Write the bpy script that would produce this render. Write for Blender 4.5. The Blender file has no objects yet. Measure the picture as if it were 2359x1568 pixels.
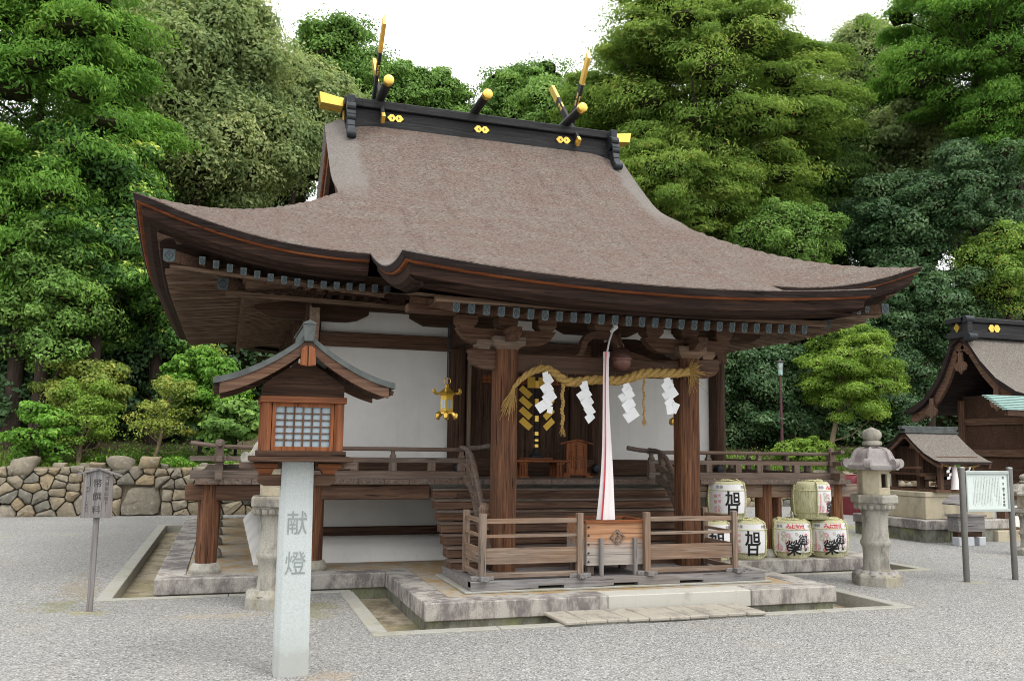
import bpy, bmesh, math, random
import numpy as np
from mathutils import Vector, Matrix
R = math.radians
sc = bpy.context.scene
col = sc.collection
# ------------------------------------------------------------------ camera
CAM = np.array([-4.1056, -8.1756, 1.6])
YAW, PIT, ROL = R(17.9082), R(7.0271), R(.747)
FPX = 3495.4 / 4096 * 2359            # focal length in pixels of a 2359 px wide picture
fw = np.array([math.sin(YAW)*math.cos(PIT), math.cos(YAW)*math.cos(PIT), math.sin(PIT)])
r0 = np.array([math.cos(YAW), -math.sin(YAW), 0]); u0 = np.cross(r0, fw)
RT = r0*math.cos(ROL) + u0*math.sin(ROL); UP = -r0*math.sin(ROL) + u0*math.cos(ROL)
cd = bpy.data.cameras.new('camera'); cam = bpy.data.objects.new('camera', cd); col.objects.link(cam)
cam.matrix_world = Matrix(((RT[0], UP[0], -fw[0], CAM[0]), (RT[1], UP[1], -fw[1], CAM[1]), (RT[2], UP[2], -fw[2], CAM[2]), (0, 0, 0, 1)))
cd.sensor_width = 36; cd.lens = 3495.4/4096*36; cd.clip_start = .05; cd.clip_end = 600
sc.camera = cam
def at(x, y, Y):                      # world point at depth Y seen at pixel (x, y)
    d = fw + RT*(x-1179.5)/FPX + UP*(784-y)/FPX
    return CAM + d*(Y-CAM[1])/d[1]
# ------------------------------------------------------------------ light
SUN_EL, SUN_AZ = R(58), R(145)        # azimuth from +Y towards +X
w = bpy.data.worlds.new('World'); sc.world = w; w.use_nodes = True
nt = w.node_tree; nt.nodes.clear()
sky = nt.nodes.new('ShaderNodeTexSky'); sky.sky_type = 'NISHITA'; sky.sun_disc = False
sky.sun_elevation = SUN_EL; sky.sun_rotation = SUN_AZ; sky.dust_density = 3
# the white cloud deck of an overcast day: brightest overhead, dimmer towards the horizon
tcw = nt.nodes.new('ShaderNodeTexCoord'); sxw = nt.nodes.new('ShaderNodeSeparateXYZ'); nt.links.new(tcw.outputs['Generated'], sxw.inputs[0])
mrw = nt.nodes.new('ShaderNodeMapRange'); nt.links.new(sxw.outputs[2], mrw.inputs[0])
mrw.inputs[1].default_value = 0; mrw.inputs[2].default_value = 1; mrw.inputs[3].default_value = 12.5; mrw.inputs[4].default_value = 27
nzw = nt.nodes.new('ShaderNodeTexNoise'); nzw.inputs['Scale'].default_value = 3.5; nzw.inputs['Detail'].default_value = 4; nt.links.new(tcw.outputs['Generated'], nzw.inputs['Vector'])
mlw = nt.nodes.new('ShaderNodeMath'); mlw.operation = 'MULTIPLY_ADD'; nt.links.new(nzw.outputs['Fac'], mlw.inputs[0]); mlw.inputs[1].default_value = 5; nt.links.new(mrw.outputs[0], mlw.inputs[2])
cmw = nt.nodes.new('ShaderNodeCombineColor')
for k_ in range(3): nt.links.new(mlw.outputs[0], cmw.inputs[k_])
cl = nt.nodes.new('ShaderNodeMix'); cl.data_type = 'RGBA'; cl.inputs[0].default_value = .9; nt.links.new(cmw.outputs[0], cl.inputs[7])
bg = nt.nodes.new('ShaderNodeBackground'); bg.inputs[1].default_value = .1
wo = nt.nodes.new('ShaderNodeOutputWorld')
nt.links.new(sky.outputs[0], cl.inputs[6]); nt.links.new(cl.outputs[2], bg.inputs[0]); nt.links.new(bg.outputs[0], wo.inputs[0])
sl = bpy.data.lights.new('sun', 'SUN'); sl.energy = 1.5; sl.angle = R(20); sl.color = (1, .95, .87)
so = bpy.data.objects.new('sun', sl); col.objects.link(so)
sd = Vector((math.sin(SUN_AZ)*math.cos(SUN_EL), math.cos(SUN_AZ)*math.cos(SUN_EL), math.sin(SUN_EL)))
so.rotation_euler = sd.to_track_quat('Z', 'Y').to_euler(); so.location = (0, 0, 40)
vs = sc.view_settings; vs.view_transform = 'Standard'; vs.look = 'None'; vs.exposure = 0; vs.gamma = 1
sc.cycles.max_bounces = 8; sc.cycles.transparent_max_bounces = 8
sc.cycles.use_denoising = True; sc.cycles.filter_width = 1.0

# ------------------------------------------------------------------ materials
def N(t, k, **kw):
    n = t.nodes.new(k)
    for a, b in kw.items(): setattr(n, a, b)
    return n
def newmat(name, rough=.8, metal=0., spec=.3):
    m = bpy.data.materials.new(name); m.use_nodes = True
    t = m.node_tree; p = t.nodes['Principled BSDF']
    p.inputs['Roughness'].default_value = rough; p.inputs['Metallic'].default_value = metal
    p.inputs['Specular IOR Level'].default_value = spec
    return m, t, p
def coords(t, scale=(1, 1, 1), rot=(0, 0, 0)):
    tc = N(t, 'ShaderNodeTexCoord'); mp = N(t, 'ShaderNodeMapping')
    mp.inputs['Scale'].default_value = scale; mp.inputs['Rotation'].default_value = rot
    t.links.new(tc.outputs['Object'], mp.inputs[0]); return mp.outputs[0]
def noise(t, vec, scale, detail=4, rough=.6, dist=0):
    n = N(t, 'ShaderNodeTexNoise'); n.inputs['Scale'].default_value = scale; n.inputs['Detail'].default_value = detail
    n.inputs['Roughness'].default_value = rough; n.inputs['Distortion'].default_value = dist
    t.links.new(vec, n.inputs['Vector']); return n.outputs['Fac']
def ramp(t, fac, stops):
    r = N(t, 'ShaderNodeValToRGB'); e = r.color_ramp.elements
    while len(e) < len(stops): e.new(.5)
    for i, (p, c) in enumerate(stops): e[i].position = p; e[i].color = (*c, 1) if len(c) == 3 else c
    t.links.new(fac, r.inputs[0]); return r.outputs[0]
def mixc(t, fac, a, b, mode='MIX'):
    m = N(t, 'ShaderNodeMix', data_type='RGBA', blend_type=mode)
    for i, v in ((0, fac), (6, a), (7, b)):
        if hasattr(v, 'is_linked'): t.links.new(v, m.inputs[i])
        elif i == 0: m.inputs[0].default_value = v
        else: m.inputs[i].default_value = (*v, 1)
    return m.outputs[2]
def bump(t, p, h, strength=.4, dist=.01):
    b = N(t, 'ShaderNodeBump'); b.inputs['Strength'].default_value = strength; b.inputs['Distance'].default_value = dist
    t.links.new(h, b.inputs['Height']); t.links.new(b.outputs[0], p.inputs['Normal'])
def g3(v): return (v, v, v)

def wood(name, dark, mid, light, axis='X', rough=.75, stain=None, stain_amt=.5, bumps=.35):
    m, t, p = newmat(name, rough, 0, .14)
    s = {'X': (1.2, 26, 26), 'Y': (26, 1.2, 26), 'Z': (26, 26, 1.2)}[axis]
    v = coords(t, s); f = noise(t, v, 1.6, 5, .65, .4)
    c = ramp(t, f, [(.28, dark), (.5, mid), (.74, light)])
    s2 = {'X': (.35, 2.2, 2.2), 'Y': (2.2, .35, 2.2), 'Z': (2.2, 2.2, .35)}[axis]
    f2 = noise(t, coords(t, s2), 1.5, 3)
    c = mixc(t, ramp(t, f2, [(.35, g3(0)), (.7, g3(1))]), c, mixc(t, .5, c, stain or dark))
    s4 = {'X': (2., 60, 60), 'Y': (60, 2., 60), 'Z': (60, 60, 2.)}[axis]
    fc = noise(t, coords(t, s4), 1.0, 2)
    c = mixc(t, ramp(t, fc, [(.30, g3(1)), (.37, g3(0))]), c, tuple(x*.35 for x in dark))
    t.links.new(c, p.inputs['Base Color']); bump(t, p, f, bumps, .006); return m
DK = ((.028, .016, .011), (.07, .039, .026), (.14, .083, .055))
GR = ((.06, .047, .039), (.125, .101, .086), (.22, .187, .165))
OR = ((.10, .035, .017), (.23, .078, .03), (.36, .14, .055))
BR = ((.038, .02, .013), (.11, .058, .036), (.21, .122, .078))
PI = ((.035, .017, .011), (.14, .062, .032), (.28, .135, .068))
MW = {}
for a in 'XYZ':
    MW['dark'+a] = wood('dark_aged_wood_'+a.lower(), *DK, axis=a)
    MW['grey'+a] = wood('weathered_grey_wood_'+a.lower(), *GR, axis=a, stain=(.17, .10, .065))
    MW['cedar'+a] = wood('orange_cedar_wood_'+a.lower(), *OR, axis=a, stain=(.12, .06, .04))
    MW['brown'+a] = wood('red_brown_wood_'+a.lower(), *BR, axis=a, stain=(.10, .075, .06))
    MW['silver'+a] = wood('silvery_weathered_wood_'+a.lower(), (.10, .097, .097), (.19, .186, .188), (.31, .305, .31), axis=a, stain=(.2, .15, .12))
    MW['warm'+a] = wood('warm_brown_wood_'+a.lower(), (.055, .034, .022), (.15, .095, .062), (.3, .21, .145), axis=a, stain=(.06, .04, .03))
    MW['pillar'+a] = wood('streaked_pillar_wood_'+a.lower(), *PI, axis=a, stain=(.035, .022, .018))
    MW['pale'+a] = wood('pale_grey_brown_wood_'+a.lower(), (.075, .058, .047), (.175, .14, .115), (.32, .265, .22), axis=a, stain=(.29, .15, .07))

def plain(name, c, rough=.7, metal=0, spec=.3, var=.25, scale=6, bumps=0):
    m, t, p = newmat(name, rough, metal, spec)
    f = noise(t, coords(t), scale, 5)
    t.links.new(ramp(t, f, [(.3, tuple(x*(1-var) for x in c)), (.7, tuple(min(1, x*(1+var)) for x in c))]), p.inputs['Base Color'])
    if bumps: bump(t, p, f, bumps, .01)
    return m
def stone_dirt(t, c):
    tc = N(t, 'ShaderNodeTexCoord'); sx = N(t, 'ShaderNodeSeparateXYZ'); t.links.new(tc.outputs['Object'], sx.inputs[0])
    n = noise(t, tc.outputs['Object'], 7, 5, .7); ma = N(t, 'ShaderNodeMath', operation='MULTIPLY_ADD'); t.links.new(n, ma.inputs[0]); ma.inputs[1].default_value = -.3; t.links.new(sx.outputs[2], ma.inputs[2])
    return mixc(t, ramp(t, ma.outputs[0], [(0, g3(.4)), (.06, g3(.15)), (.2, g3(0))]), c, (.26, .24, .2))
def stone(name, base, speck=.5, stain=(.09, .075, .07), stain_amt=.45, moss=None, scale=1., vert=True, bumps=.3, dirt=False):
    m, t, p = newmat(name, .88)
    v = coords(t)
    f = noise(t, v, 140*scale, 3, .8)
    c = ramp(t, f, [(.3, tuple(x*(1-speck) for x in base)), (.5, base), (.72, tuple(min(.9, x*(1+speck*.6)) for x in base))])
    big = noise(t, coords(t, (1.6, 1.6, .8 if vert else 1.6)), 2.2*scale, 6, .75)
    lo = .62 - .3*stain_amt
    c = mixc(t, ramp(t, big, [(lo, g3(0)), (lo+.14, g3(stain_amt*1.3 if stain_amt < .7 else .9))]), c, stain)
    if vert:
        st = noise(t, coords(t, (14, 14, .5)), 1.3, 4, .7)
        c = mixc(t, ramp(t, st, [(.56, g3(0)), (.72, g3(stain_amt*.55))]), c, tuple(x*.9 for x in stain))
    if moss:
        mo = noise(t, coords(t), 1.7*scale, 5, .7)
        c = mixc(t, ramp(t, mo, [(.5, g3(0)), (.66, g3(.7))]), c, moss)
    if dirt: c = stone_dirt(t, c)
    t.links.new(c, p.inputs['Base Color'])
    h = mixc(t, .5, f, noise(t, v, 24*scale, 5, .7)); bump(t, p, h, bumps, .01); return m
M = {}
M['granite'] = stone('weathered_granite', (.40, .38, .345), speck=.6, stain=(.115, .095, .098), stain_amt=.62)
M['granite_clean'] = stone('pale_granite', (.47, .46, .41), stain_amt=.22)
M['granite_blue'] = stone('blue_grey_granite', (.47, .51, .505), speck=.28, stain=(.42, .44, .42), stain_amt=.25, bumps=.12, dirt=True)
M['lantern_stone'] = stone('old_lantern_stone', (.345, .33, .285), stain=(.10, .09, .08), stain_amt=.55, moss=(.36, .325, .22))
M['lantern_purple'] = stone('lichen_lantern_stone', (.28, .26, .25), stain=(.16, .11, .115), stain_amt=.5, moss=(.42, .41, .38))
M['pedestal'] = stone('yellow_rough_granite', (.45, .4, .29), stain=(.13, .11, .1), stain_amt=.35, moss=(.36, .3, .19))
M['base_course'] = stone('damp_base_stone', (.2, .2, .165), stain=(.06, .06, .045), stain_amt=.6, moss=(.22, .25, .1))
M['curb'] = stone('mossy_curb_stone', (.33, .325, .29), stain=(.12, .11, .09), stain_amt=.32, moss=(.29, .28, .2), vert=False)
M['mortar'] = stone('mortar_floor', (.35, .32, .27), speck=.15, stain=(.33, .2, .055), stain_amt=.6, vert=False, bumps=.1)
M['slab'] = stone('stepping_slab_stone', (.37, .34, .285), stain=(.13, .12, .11), stain_amt=.4, vert=False)
M['pit'] = stone('gutter_bed', (.37, .32, .235), speck=.35, stain=(.12, .10, .07), stain_amt=.6, moss=(.27, .24, .13), vert=False)
def mk_plaster():
    m, t, p = newmat('white_plaster', .9)
    f = noise(t, coords(t, (1, 1, 1)), 1.3, 6, .7); f2 = noise(t, coords(t, (7, 7, .5)), 1.2, 4, .7)
    c = ramp(t, f, [(.3, (.66, .65, .62)), (.65, (.76, .755, .73))]); c = mixc(t, ramp(t, f2, [(.55, g3(0)), (.75, g3(.3))]), c, (.56, .54, .49))
    t.links.new(c, p.inputs['Base Color']); bump(t, p, noise(t, coords(t), 40, 4), .15, .004); return m
M['plaster'] = mk_plaster()
M['plaster_low'] = plain('cream_plaster', (.62, .61, .58), .9, var=.12, scale=1.5)
M['lacquer'] = wood('black_lacquer_wood', (.012, .012, .013), (.026, .026, .028), (.06, .06, .063), 'X', .5)
M['gold'] = plain('gilded_metal', (.85, .56, .12), .32, .85, var=.12, scale=9)
M['gold_matte'] = plain('gold_foil', (.62, .40, .06), .45, .45, var=.1, scale=4)
M['iron'] = plain('dark_iron', (.035, .04, .045), .5, .6)
M['verdigris'] = plain('verdigris_copper', (.062, .082, .086), .65, .1, var=.35, scale=20)
M['copper'] = plain('green_copper_sheet', (.075, .085, .082), .5, .25, var=.35, scale=9)
M['teal'] = plain('teal_copper_roofing', (.36, .52, .49), .5, .1, var=.15)
M['paper'] = plain('white_paper', (.82, .84, .85), .8, var=.03)
M['ink'] = plain('black_ink', (.012, .012, .013), .7, var=.1)
M['faded_ink'] = plain('faded_ink', (.05, .042, .04), .8, var=.2)
M['red_ink'] = plain('red_ink', (.62, .06, .04), .7, var=.1)
M['pink_ink'] = plain('pink_ink', (.62, .16, .2), .7, var=.1)
M['olive_ink'] = plain('olive_ink', (.4, .4, .22), .7, var=.1)
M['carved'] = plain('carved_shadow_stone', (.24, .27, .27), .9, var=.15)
M['glass'] = plain('frosted_pane', (.28, .345, .385), .6, 0, .25, var=.06, scale=2)
M['bell'] = plain('aged_bronze', (.16, .085, .07), .42, .65, var=.35, scale=8)
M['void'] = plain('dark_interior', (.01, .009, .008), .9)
M['concrete'] = plain('light_concrete_block', (.45, .47, .5), .9, var=.1)
M['tarp'] = plain('maroon_tarpaulin', (.14, .022, .03), .5, var=.25, scale=4)
M['steel'] = plain('brown_grey_painted_steel', (.13, .125, .115), .45, .3, var=.1)
M['maroon_steel'] = plain('maroon_painted_steel', (.11, .05, .06), .5, .2, var=.15)
M['board'] = plain('pale_green_notice_board', (.58, .65, .62), .5, var=.04, scale=2)
M['alu'] = plain('aluminium_frame', (.42, .47, .45), .4, .5, var=.08)

def mk_straw(name, c, s=(60, 60, 60)):
    m, t, p = newmat(name, .85)
    f = noise(t, coords(t, s), 1, 4, .7)
    t.links.new(ramp(t, f, [(.3, tuple(x*.5 for x in c)), (.5, c), (.75, tuple(min(1, x*1.35) for x in c))]), p.inputs['Base Color'])
    bump(t, p, f, .6, .006); return m
M['rope'] = mk_straw('straw_rope', (.40, .26, .085))
M['barrel_straw'] = mk_straw('barrel_straw_mat', (.50, .485, .30), (90, 90, 8))
M['barrel_rope'] = mk_straw('pale_green_rope', (.56, .54, .31), (70, 70, 70))
M['barrel_paper'] = plain('barrel_wrapper', (.72, .72, .73), .75, var=.05, scale=4)

def mk_cloth():
    m, t, p = newmat('red_white_bell_cloth', .9)
    tc = N(t, 'ShaderNodeTexCoord'); sx = N(t, 'ShaderNodeSeparateXYZ'); t.links.new(tc.outputs['UV'], sx.inputs[0])
    c = ramp(t, sx.outputs[0], [(0, (.8, .76, .76)), (.055, (.8, .76, .76)), (.06, (.75, .03, .06)), (.115, (.75, .03, .06)), (.12, (.8, .76, .76)), (.545, (.8, .76, .76)), (.56, (.8, .35, .4)), (.575, (.75, .03, .06)), (.62, (.75, .03, .06)), (.63, (.8, .76, .76))])
    f = noise(t, coords(t, (8, 8, 2)), 1.5, 3)
    c = mixc(t, ramp(t, f, [(.35, g3(.25)), (.7, g3(0))]), c, (.62, .52, .5))
    t.links.new(c, p.inputs['Base Color']); return m
M['cloth'] = mk_cloth()

def mk_thatch(name='cypress_bark_thatch', s=1., edge=2.78, grey=0.):
    m, t, p = newmat(name, .95, 0, .15)
    v = coords(t, (16*s, 60*s, 60*s)); f = noise(t, v, 1.2, 5, .75)
    v2 = coords(t, (17*s, 38*s, 38*s)); f2 = noise(t, v2, 1.2, 4, .85)
    c = ramp(t, f, [(.25, (.045, .037, .031)), (.43, (.142, .118, .099)), (.58, (.245, .21, .18)), (.78, (.42, .37, .325))])
    red = noise(t, coords(t, (1.6*s, 4*s, 4*s)), 1.1, 7, .8)
    c = mixc(t, ramp(t, red, [(.44, g3(0)), (.6, g3(.62))]), c, mixc(t, f, (.09, .05, .04), (.25, .155, .125)))
    stk = noise(t, coords(t, (5*s, .5*s, .5*s)), 1., 4, .7)
    c = mixc(t, ramp(t, stk, [(.52, g3(0)), (.68, g3(.6))]), c, mixc(t, .55, c, (.10, .05, .042)))
    big = noise(t, coords(t, (.5*s, .5*s, .5*s)), 1.3, 4, .6)
    c = mixc(t, ramp(t, big, [(.42, g3(0)), (.66, g3(.55))]), c, mixc(t, f, (.07, .05, .042), (.27, .2, .165)))
    c = mixc(t, ramp(t, f2, [(.38, g3(1)), (.45, g3(0))]), c, mixc(t, .8, c, (.02, .014, .012)))
    c = mixc(t, ramp(t, f2, [(.57, g3(0)), (.65, g3(.6))]), c, (.47, .41, .365))
    if edge:                                   # grey lichen along both verges
        tc = N(t, 'ShaderNodeTexCoord'); sx = N(t, 'ShaderNodeSeparateXYZ'); t.links.new(tc.outputs['Object'], sx.inputs[0])
        ab = N(t, 'ShaderNodeMath', operation='ABSOLUTE'); t.links.new(sx.outputs[0], ab.inputs[0])
        su = N(t, 'ShaderNodeMath', operation='SUBTRACT'); t.links.new(ab.outputs[0], su.inputs[0]); su.inputs[1].default_value = 2.62
        a2 = N(t, 'ShaderNodeMath', operation='ABSOLUTE'); t.links.new(su.outputs[0], a2.inputs[0])
        li = noise(t, coords(t, (3, 3, 3)), 1.4, 5, .7)
        ad = N(t, 'ShaderNodeMath', operation='MULTIPLY_ADD'); t.links.new(li, ad.inputs[0]); ad.inputs[1].default_value = -.5; t.links.new(a2.outputs[0], ad.inputs[2])
        mz = N(t, 'ShaderNodeMapRange'); t.links.new(sx.outputs[2], mz.inputs[0]); mz.inputs[1].default_value = 5.0; mz.inputs[2].default_value = 5.5
        my = N(t, 'ShaderNodeMapRange'); t.links.new(sx.outputs[1], my.inputs[0]); my.inputs[1].default_value = 1.5; my.inputs[2].default_value = .9
        mm = N(t, 'ShaderNodeMath', operation='MAXIMUM'); t.links.new(mz.outputs[0], mm.inputs[0]); t.links.new(my.outputs[0], mm.inputs[1])
        c = mixc(t, mixc(t, 1., ramp(t, ad.outputs[0], [(-.0, g3(.5)), (.13, g3(0))]), mm.outputs[0], 'MULTIPLY'), c, mixc(t, f2, (.13, .13, .125), (.4, .4, .375)))
    if grey: c = mixc(t, grey, c, ramp(t, f, [(.3, (.1, .098, .085)), (.7, (.36, .345, .31))]))
    t.links.new(c, p.inputs['Base Color'])
    h = mixc(t, .55, f, f2); bump(t, p, h, 1., .05); return m
M['thatch'] = mk_thatch()
M['thatch_small'] = mk_thatch('small_roof_thatch', 1.2, 0, .55)
M['thatch_cut'] = wood('cut_thatch_edge', (.012, .009, .009), (.03, .022, .02), (.06, .045, .04), 'X', .95)
M['eave_black'] = wood('blackened_eave_wood', (.012, .008, .007), (.034, .019, .014), (.085, .043, .029), 'X', .8)
M['bark_edge'] = wood('orange_bark_edge', (.05, .016, .008), (.19, .058, .02), (.30, .12, .05), 'X', .8)

def mk_ground():
    m, t, p = newmat('grey_gravel', .95, 0, .2)
    v = coords(t)
    vo = N(t, 'ShaderNodeTexVoronoi'); vo.inputs['Scale'].default_value = 85; t.links.new(v, vo.inputs['Vector'])
    sp = N(t, 'ShaderNodeSeparateColor'); t.links.new(vo.outputs['Color'], sp.inputs[0])
    c = ramp(t, sp.outputs[0], [(0, (.085, .084, .08)), (.2, (.21, .208, .2)), (.5, (.28, .277, .265)), (.8, (.34, .336, .325)), (1, (.54, .535, .52))])
    f = noise(t, v, 1.1, 6, .65)
    c = mixc(t, ramp(t, f, [(.45, g3(0)), (.75, g3(.35))]), c, (.27, .255, .215))
    f4 = noise(t, v, .55, 5, .6)
    c = mixc(t, ramp(t, f4, [(.35, g3(.3)), (.6, g3(0))]), c, mixc(t, .6, c, (.15, .148, .145)))
    f3 = noise(t, v, .32, 6, .7)
    c = mixc(t, ramp(t, f3, [(.58, g3(0)), (.74, g3(.22))]), c, (.29, .24, .17))
    # moss hugging the kerbs: patches of their own
    ms = noise(t, v, 3.2, 7, .75)
    for (cx, cy, rx, ry, colr) in ((-3.2, .95, .45, .75, (.2, .19, .06)), (-5.6, 2.9, .35, 1.2, (.24, .19, .11)), (-5.6, 1.7, .5, .5, (.2, .2, .07)), (-5.27, 1.2, .3, .14, (.3, .28, .08)), (8.8, 7.9, 1.6, .7, (.27, .28, .03)), (7.3, 6.2, 1.3, .5, (.25, .26, .03)), (-3.4, -1.75, .35, .16, (.36, .27, .17)), (-4.1, .75, .7, .14, (.36, .3, .2)), (4.95, .75, .28, .1, (.33, .32, .14)), (2.2, 9, 12, .1, (.33, .32, .14))):
        tc = N(t, 'ShaderNodeTexCoord'); mp = N(t, 'ShaderNodeMapping'); mp.vector_type = 'POINT'
        mp.inputs['Location'].default_value = (-cx/rx, -cy/ry, 0); mp.inputs['Scale'].default_value = (1/rx, 1/ry, 0)
        t.links.new(tc.outputs['Object'], mp.inputs[0])
        ln = N(t, 'ShaderNodeVectorMath', operation='LENGTH'); t.links.new(mp.outputs[0], ln.inputs[0])
        ma = N(t, 'ShaderNodeMath', operation='MULTIPLY_ADD'); t.links.new(ms, ma.inputs[0]); ma.inputs[1].default_value = 5.5; ma.inputs[2].default_value = -2.0
        sb = N(t, 'ShaderNodeMath', operation='SUBTRACT'); t.links.new(ma.outputs[0], sb.inputs[0]); t.links.new(ln.outputs['Value'], sb.inputs[1])
        c = mixc(t, ramp(t, sb.outputs[0], [(.0, g3(0)), (.5, g3(.75))]), c, mixc(t, .4, colr, c))
    t.links.new(c, p.inputs['Base Color'])
    bump(t, p, vo.outputs['Distance'], .8, .012); return m
M['gravel'] = mk_ground()
def mk_attr(name, stops, rough=.9, attr='v', extra=None, bumps=0, spec=.25):
    m, t, p = newmat(name, rough, 0, spec)
    a = N(t, 'ShaderNodeAttribute'); a.attribute_name = attr
    c = ramp(t, a.outputs['Fac'], stops)
    if extra:
        f = noise(t, coords(t), extra, 5, .75)
        c = mixc(t, ramp(t, f, [(.4, g3(0)), (.65, g3(.75))]), c, mixc(t, .75, c, (.1, .09, .075)))
        f = noise(t, coords(t), extra*2.3, 5, .7)
        c = mixc(t, ramp(t, f, [(.55, g3(0)), (.68, g3(.5))]), c, (.42, .4, .35))
        bump(t, p, f, bumps, .03)
    t.links.new(c, p.inputs['Base Color']); return m
M['rock'] = mk_attr('field_stone', [(0, (.15, .15, .125)), (.3, (.23, .2, .15)), (.55, (.31, .24, .14)), (.75, (.26, .235, .19)), (1, (.38, .31, .19))], extra=4.5, bumps=.6)
M['soil'] = stone('forest_soil', (.1, .075, .045), stain=(.05, .045, .02), moss=(.07, .1, .03), vert=False)

def leafmat(name, stops, rough=.6, trans=.42, spec=.1):
    m, t, p = newmat(name, rough, 0, spec)
    a = N(t, 'ShaderNodeAttribute'); a.attribute_name = 'v'
    c = ramp(t, a.outputs['Fac'], stops)
    t.links.new(c, p.inputs['Base Color'])
    tr = N(t, 'ShaderNodeBsdfTranslucent'); t.links.new(mixc(t, .5, c, mixc(t, 1., c, (1., 1., .35), 'MULTIPLY')), tr.inputs[0])
    mx = N(t, 'ShaderNodeMixShader'); mx.inputs[0].default_value = trans
    o = t.nodes['Material Output']
    t.links.new(p.outputs[0], mx.inputs[1]); t.links.new(tr.outputs[0], mx.inputs[2]); t.links.new(mx.outputs[0], o.inputs[0]); return m
LEAF = {}
LEAF['olive'] = leafmat('olive_leaves', [(0, (.16, .235, .10)), (.5, (.33, .42, .18)), (.85, (.52, .56, .26)), (1, (.62, .6, .31))], .6, .45) if 1 else ('', [(0, (0.134, 0.166, 0.075)), (0.5, (0.269, 0.288, 0.121)), (0.85, (0.457, 0.435, 0.184)), (1, (0.605, 0.512, 0.230))])
LEAF['conifer'] = leafmat('conifer_sprays', [(0, (0.081, 0.192, 0.035)), (0.5, (0.168, 0.346, 0.058)), (0.9, (0.309, 0.512, 0.092)), (1, (0.349, 0.307, 0.104))])
LEAF['darkconifer'] = leafmat('dark_conifer_sprays', [(0, (0.067, 0.128, 0.040)), (0.5, (0.121, 0.224, 0.058)), (0.9, (0.228, 0.346, 0.092)), (1, (0.296, 0.282, 0.115))])
LEAF['cedar'] = leafmat('cedar_sprays', [(0, (0.108, 0.192, 0.040)), (0.5, (0.222, 0.358, 0.069)), (0.85, (0.403, 0.512, 0.115)), (0.94, (0.564, 0.576, 0.150)), (1, (0.349, 0.192, 0.081))])
LEAF['glossy'] = leafmat('glossy_evergreen_leaves', [(0, (0.060, 0.141, 0.040)), (0.5, (0.114, 0.256, 0.058)), (0.75, (0.202, 0.397, 0.081)), (0.88, (0.484, 0.742, 0.127)), (1, (0.672, 0.750, 0.196))], .45, .4, .25)
LEAF['dark'] = leafmat('dark_glossy_leaves', [(0, (0.040, 0.090, 0.040)), (0.5, (0.094, 0.186, 0.075)), (0.9, (0.202, 0.320, 0.138)), (1, (0.336, 0.422, 0.230))], .42, .35, .3)
LEAF['bright'] = leafmat('bright_green_leaves', [(0, (.09, .21, .035)), (.5, (.2, .42, .065)), (1, (.4, .62, .13))], .45, .4)
LEAF['mid'] = leafmat('mid_green_leaves', [(0, (0.094, 0.179, 0.046)), (0.5, (0.181, 0.333, 0.075)), (1, (0.349, 0.512, 0.127))], .5, .25)
LEAF['maple'] = leafmat('fine_green_leaves', [(0, (0.134, 0.230, 0.040)), (0.5, (0.255, 0.410, 0.069)), (1, (0.444, 0.576, 0.115))], .5, .35)
LEAF['autumn'] = leafmat('turning_leaves', [(0, (0.121, 0.230, 0.046)), (0.6, (0.269, 0.422, 0.086)), (0.85, (0.444, 0.486, 0.092)), (1, (0.605, 0.294, 0.058))], .5, .3)
LEAF['yellowish'] = leafmat('yellowish_leaves', [(0, (0.148, 0.218, 0.052)), (0.5, (0.323, 0.410, 0.092)), (0.85, (0.564, 0.576, 0.138)), (1, (0.672, 0.461, 0.138))], .5, .35)
LEAF['grass'] = leafmat('grass_blades', [(0, (.04, .09, .015)), (.5, (.1, .2, .03)), (1, (.26, .34, .07))], .6, .35)
M['twigs'] = plain('dark_core_shade', (.03, .032, .014), .95, var=.4, scale=3, spec=.05)  # near-black colour of the clump cores: shade inside the crown, painted
def bark(name, a, b):
    m, t, p = newmat(name, .9)
    f = noise(t, coords(t, (9, 9, 1.6)), 2, 5, .7)
    t.links.new(ramp(t, f, [(.3, a), (.7, b)]), p.inputs['Base Color']); bump(t, p, f, .7, .03); return m
M['bark_dark'] = bark('dark_bark', (.02, .014, .011), (.075, .052, .04))
M['bark_pale'] = bark('pale_bark', (.16, .12, .075), (.34, .27, .18))
M['bark_brown'] = bark('brown_bark', (.05, .033, .024), (.14, .095, .07))
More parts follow.
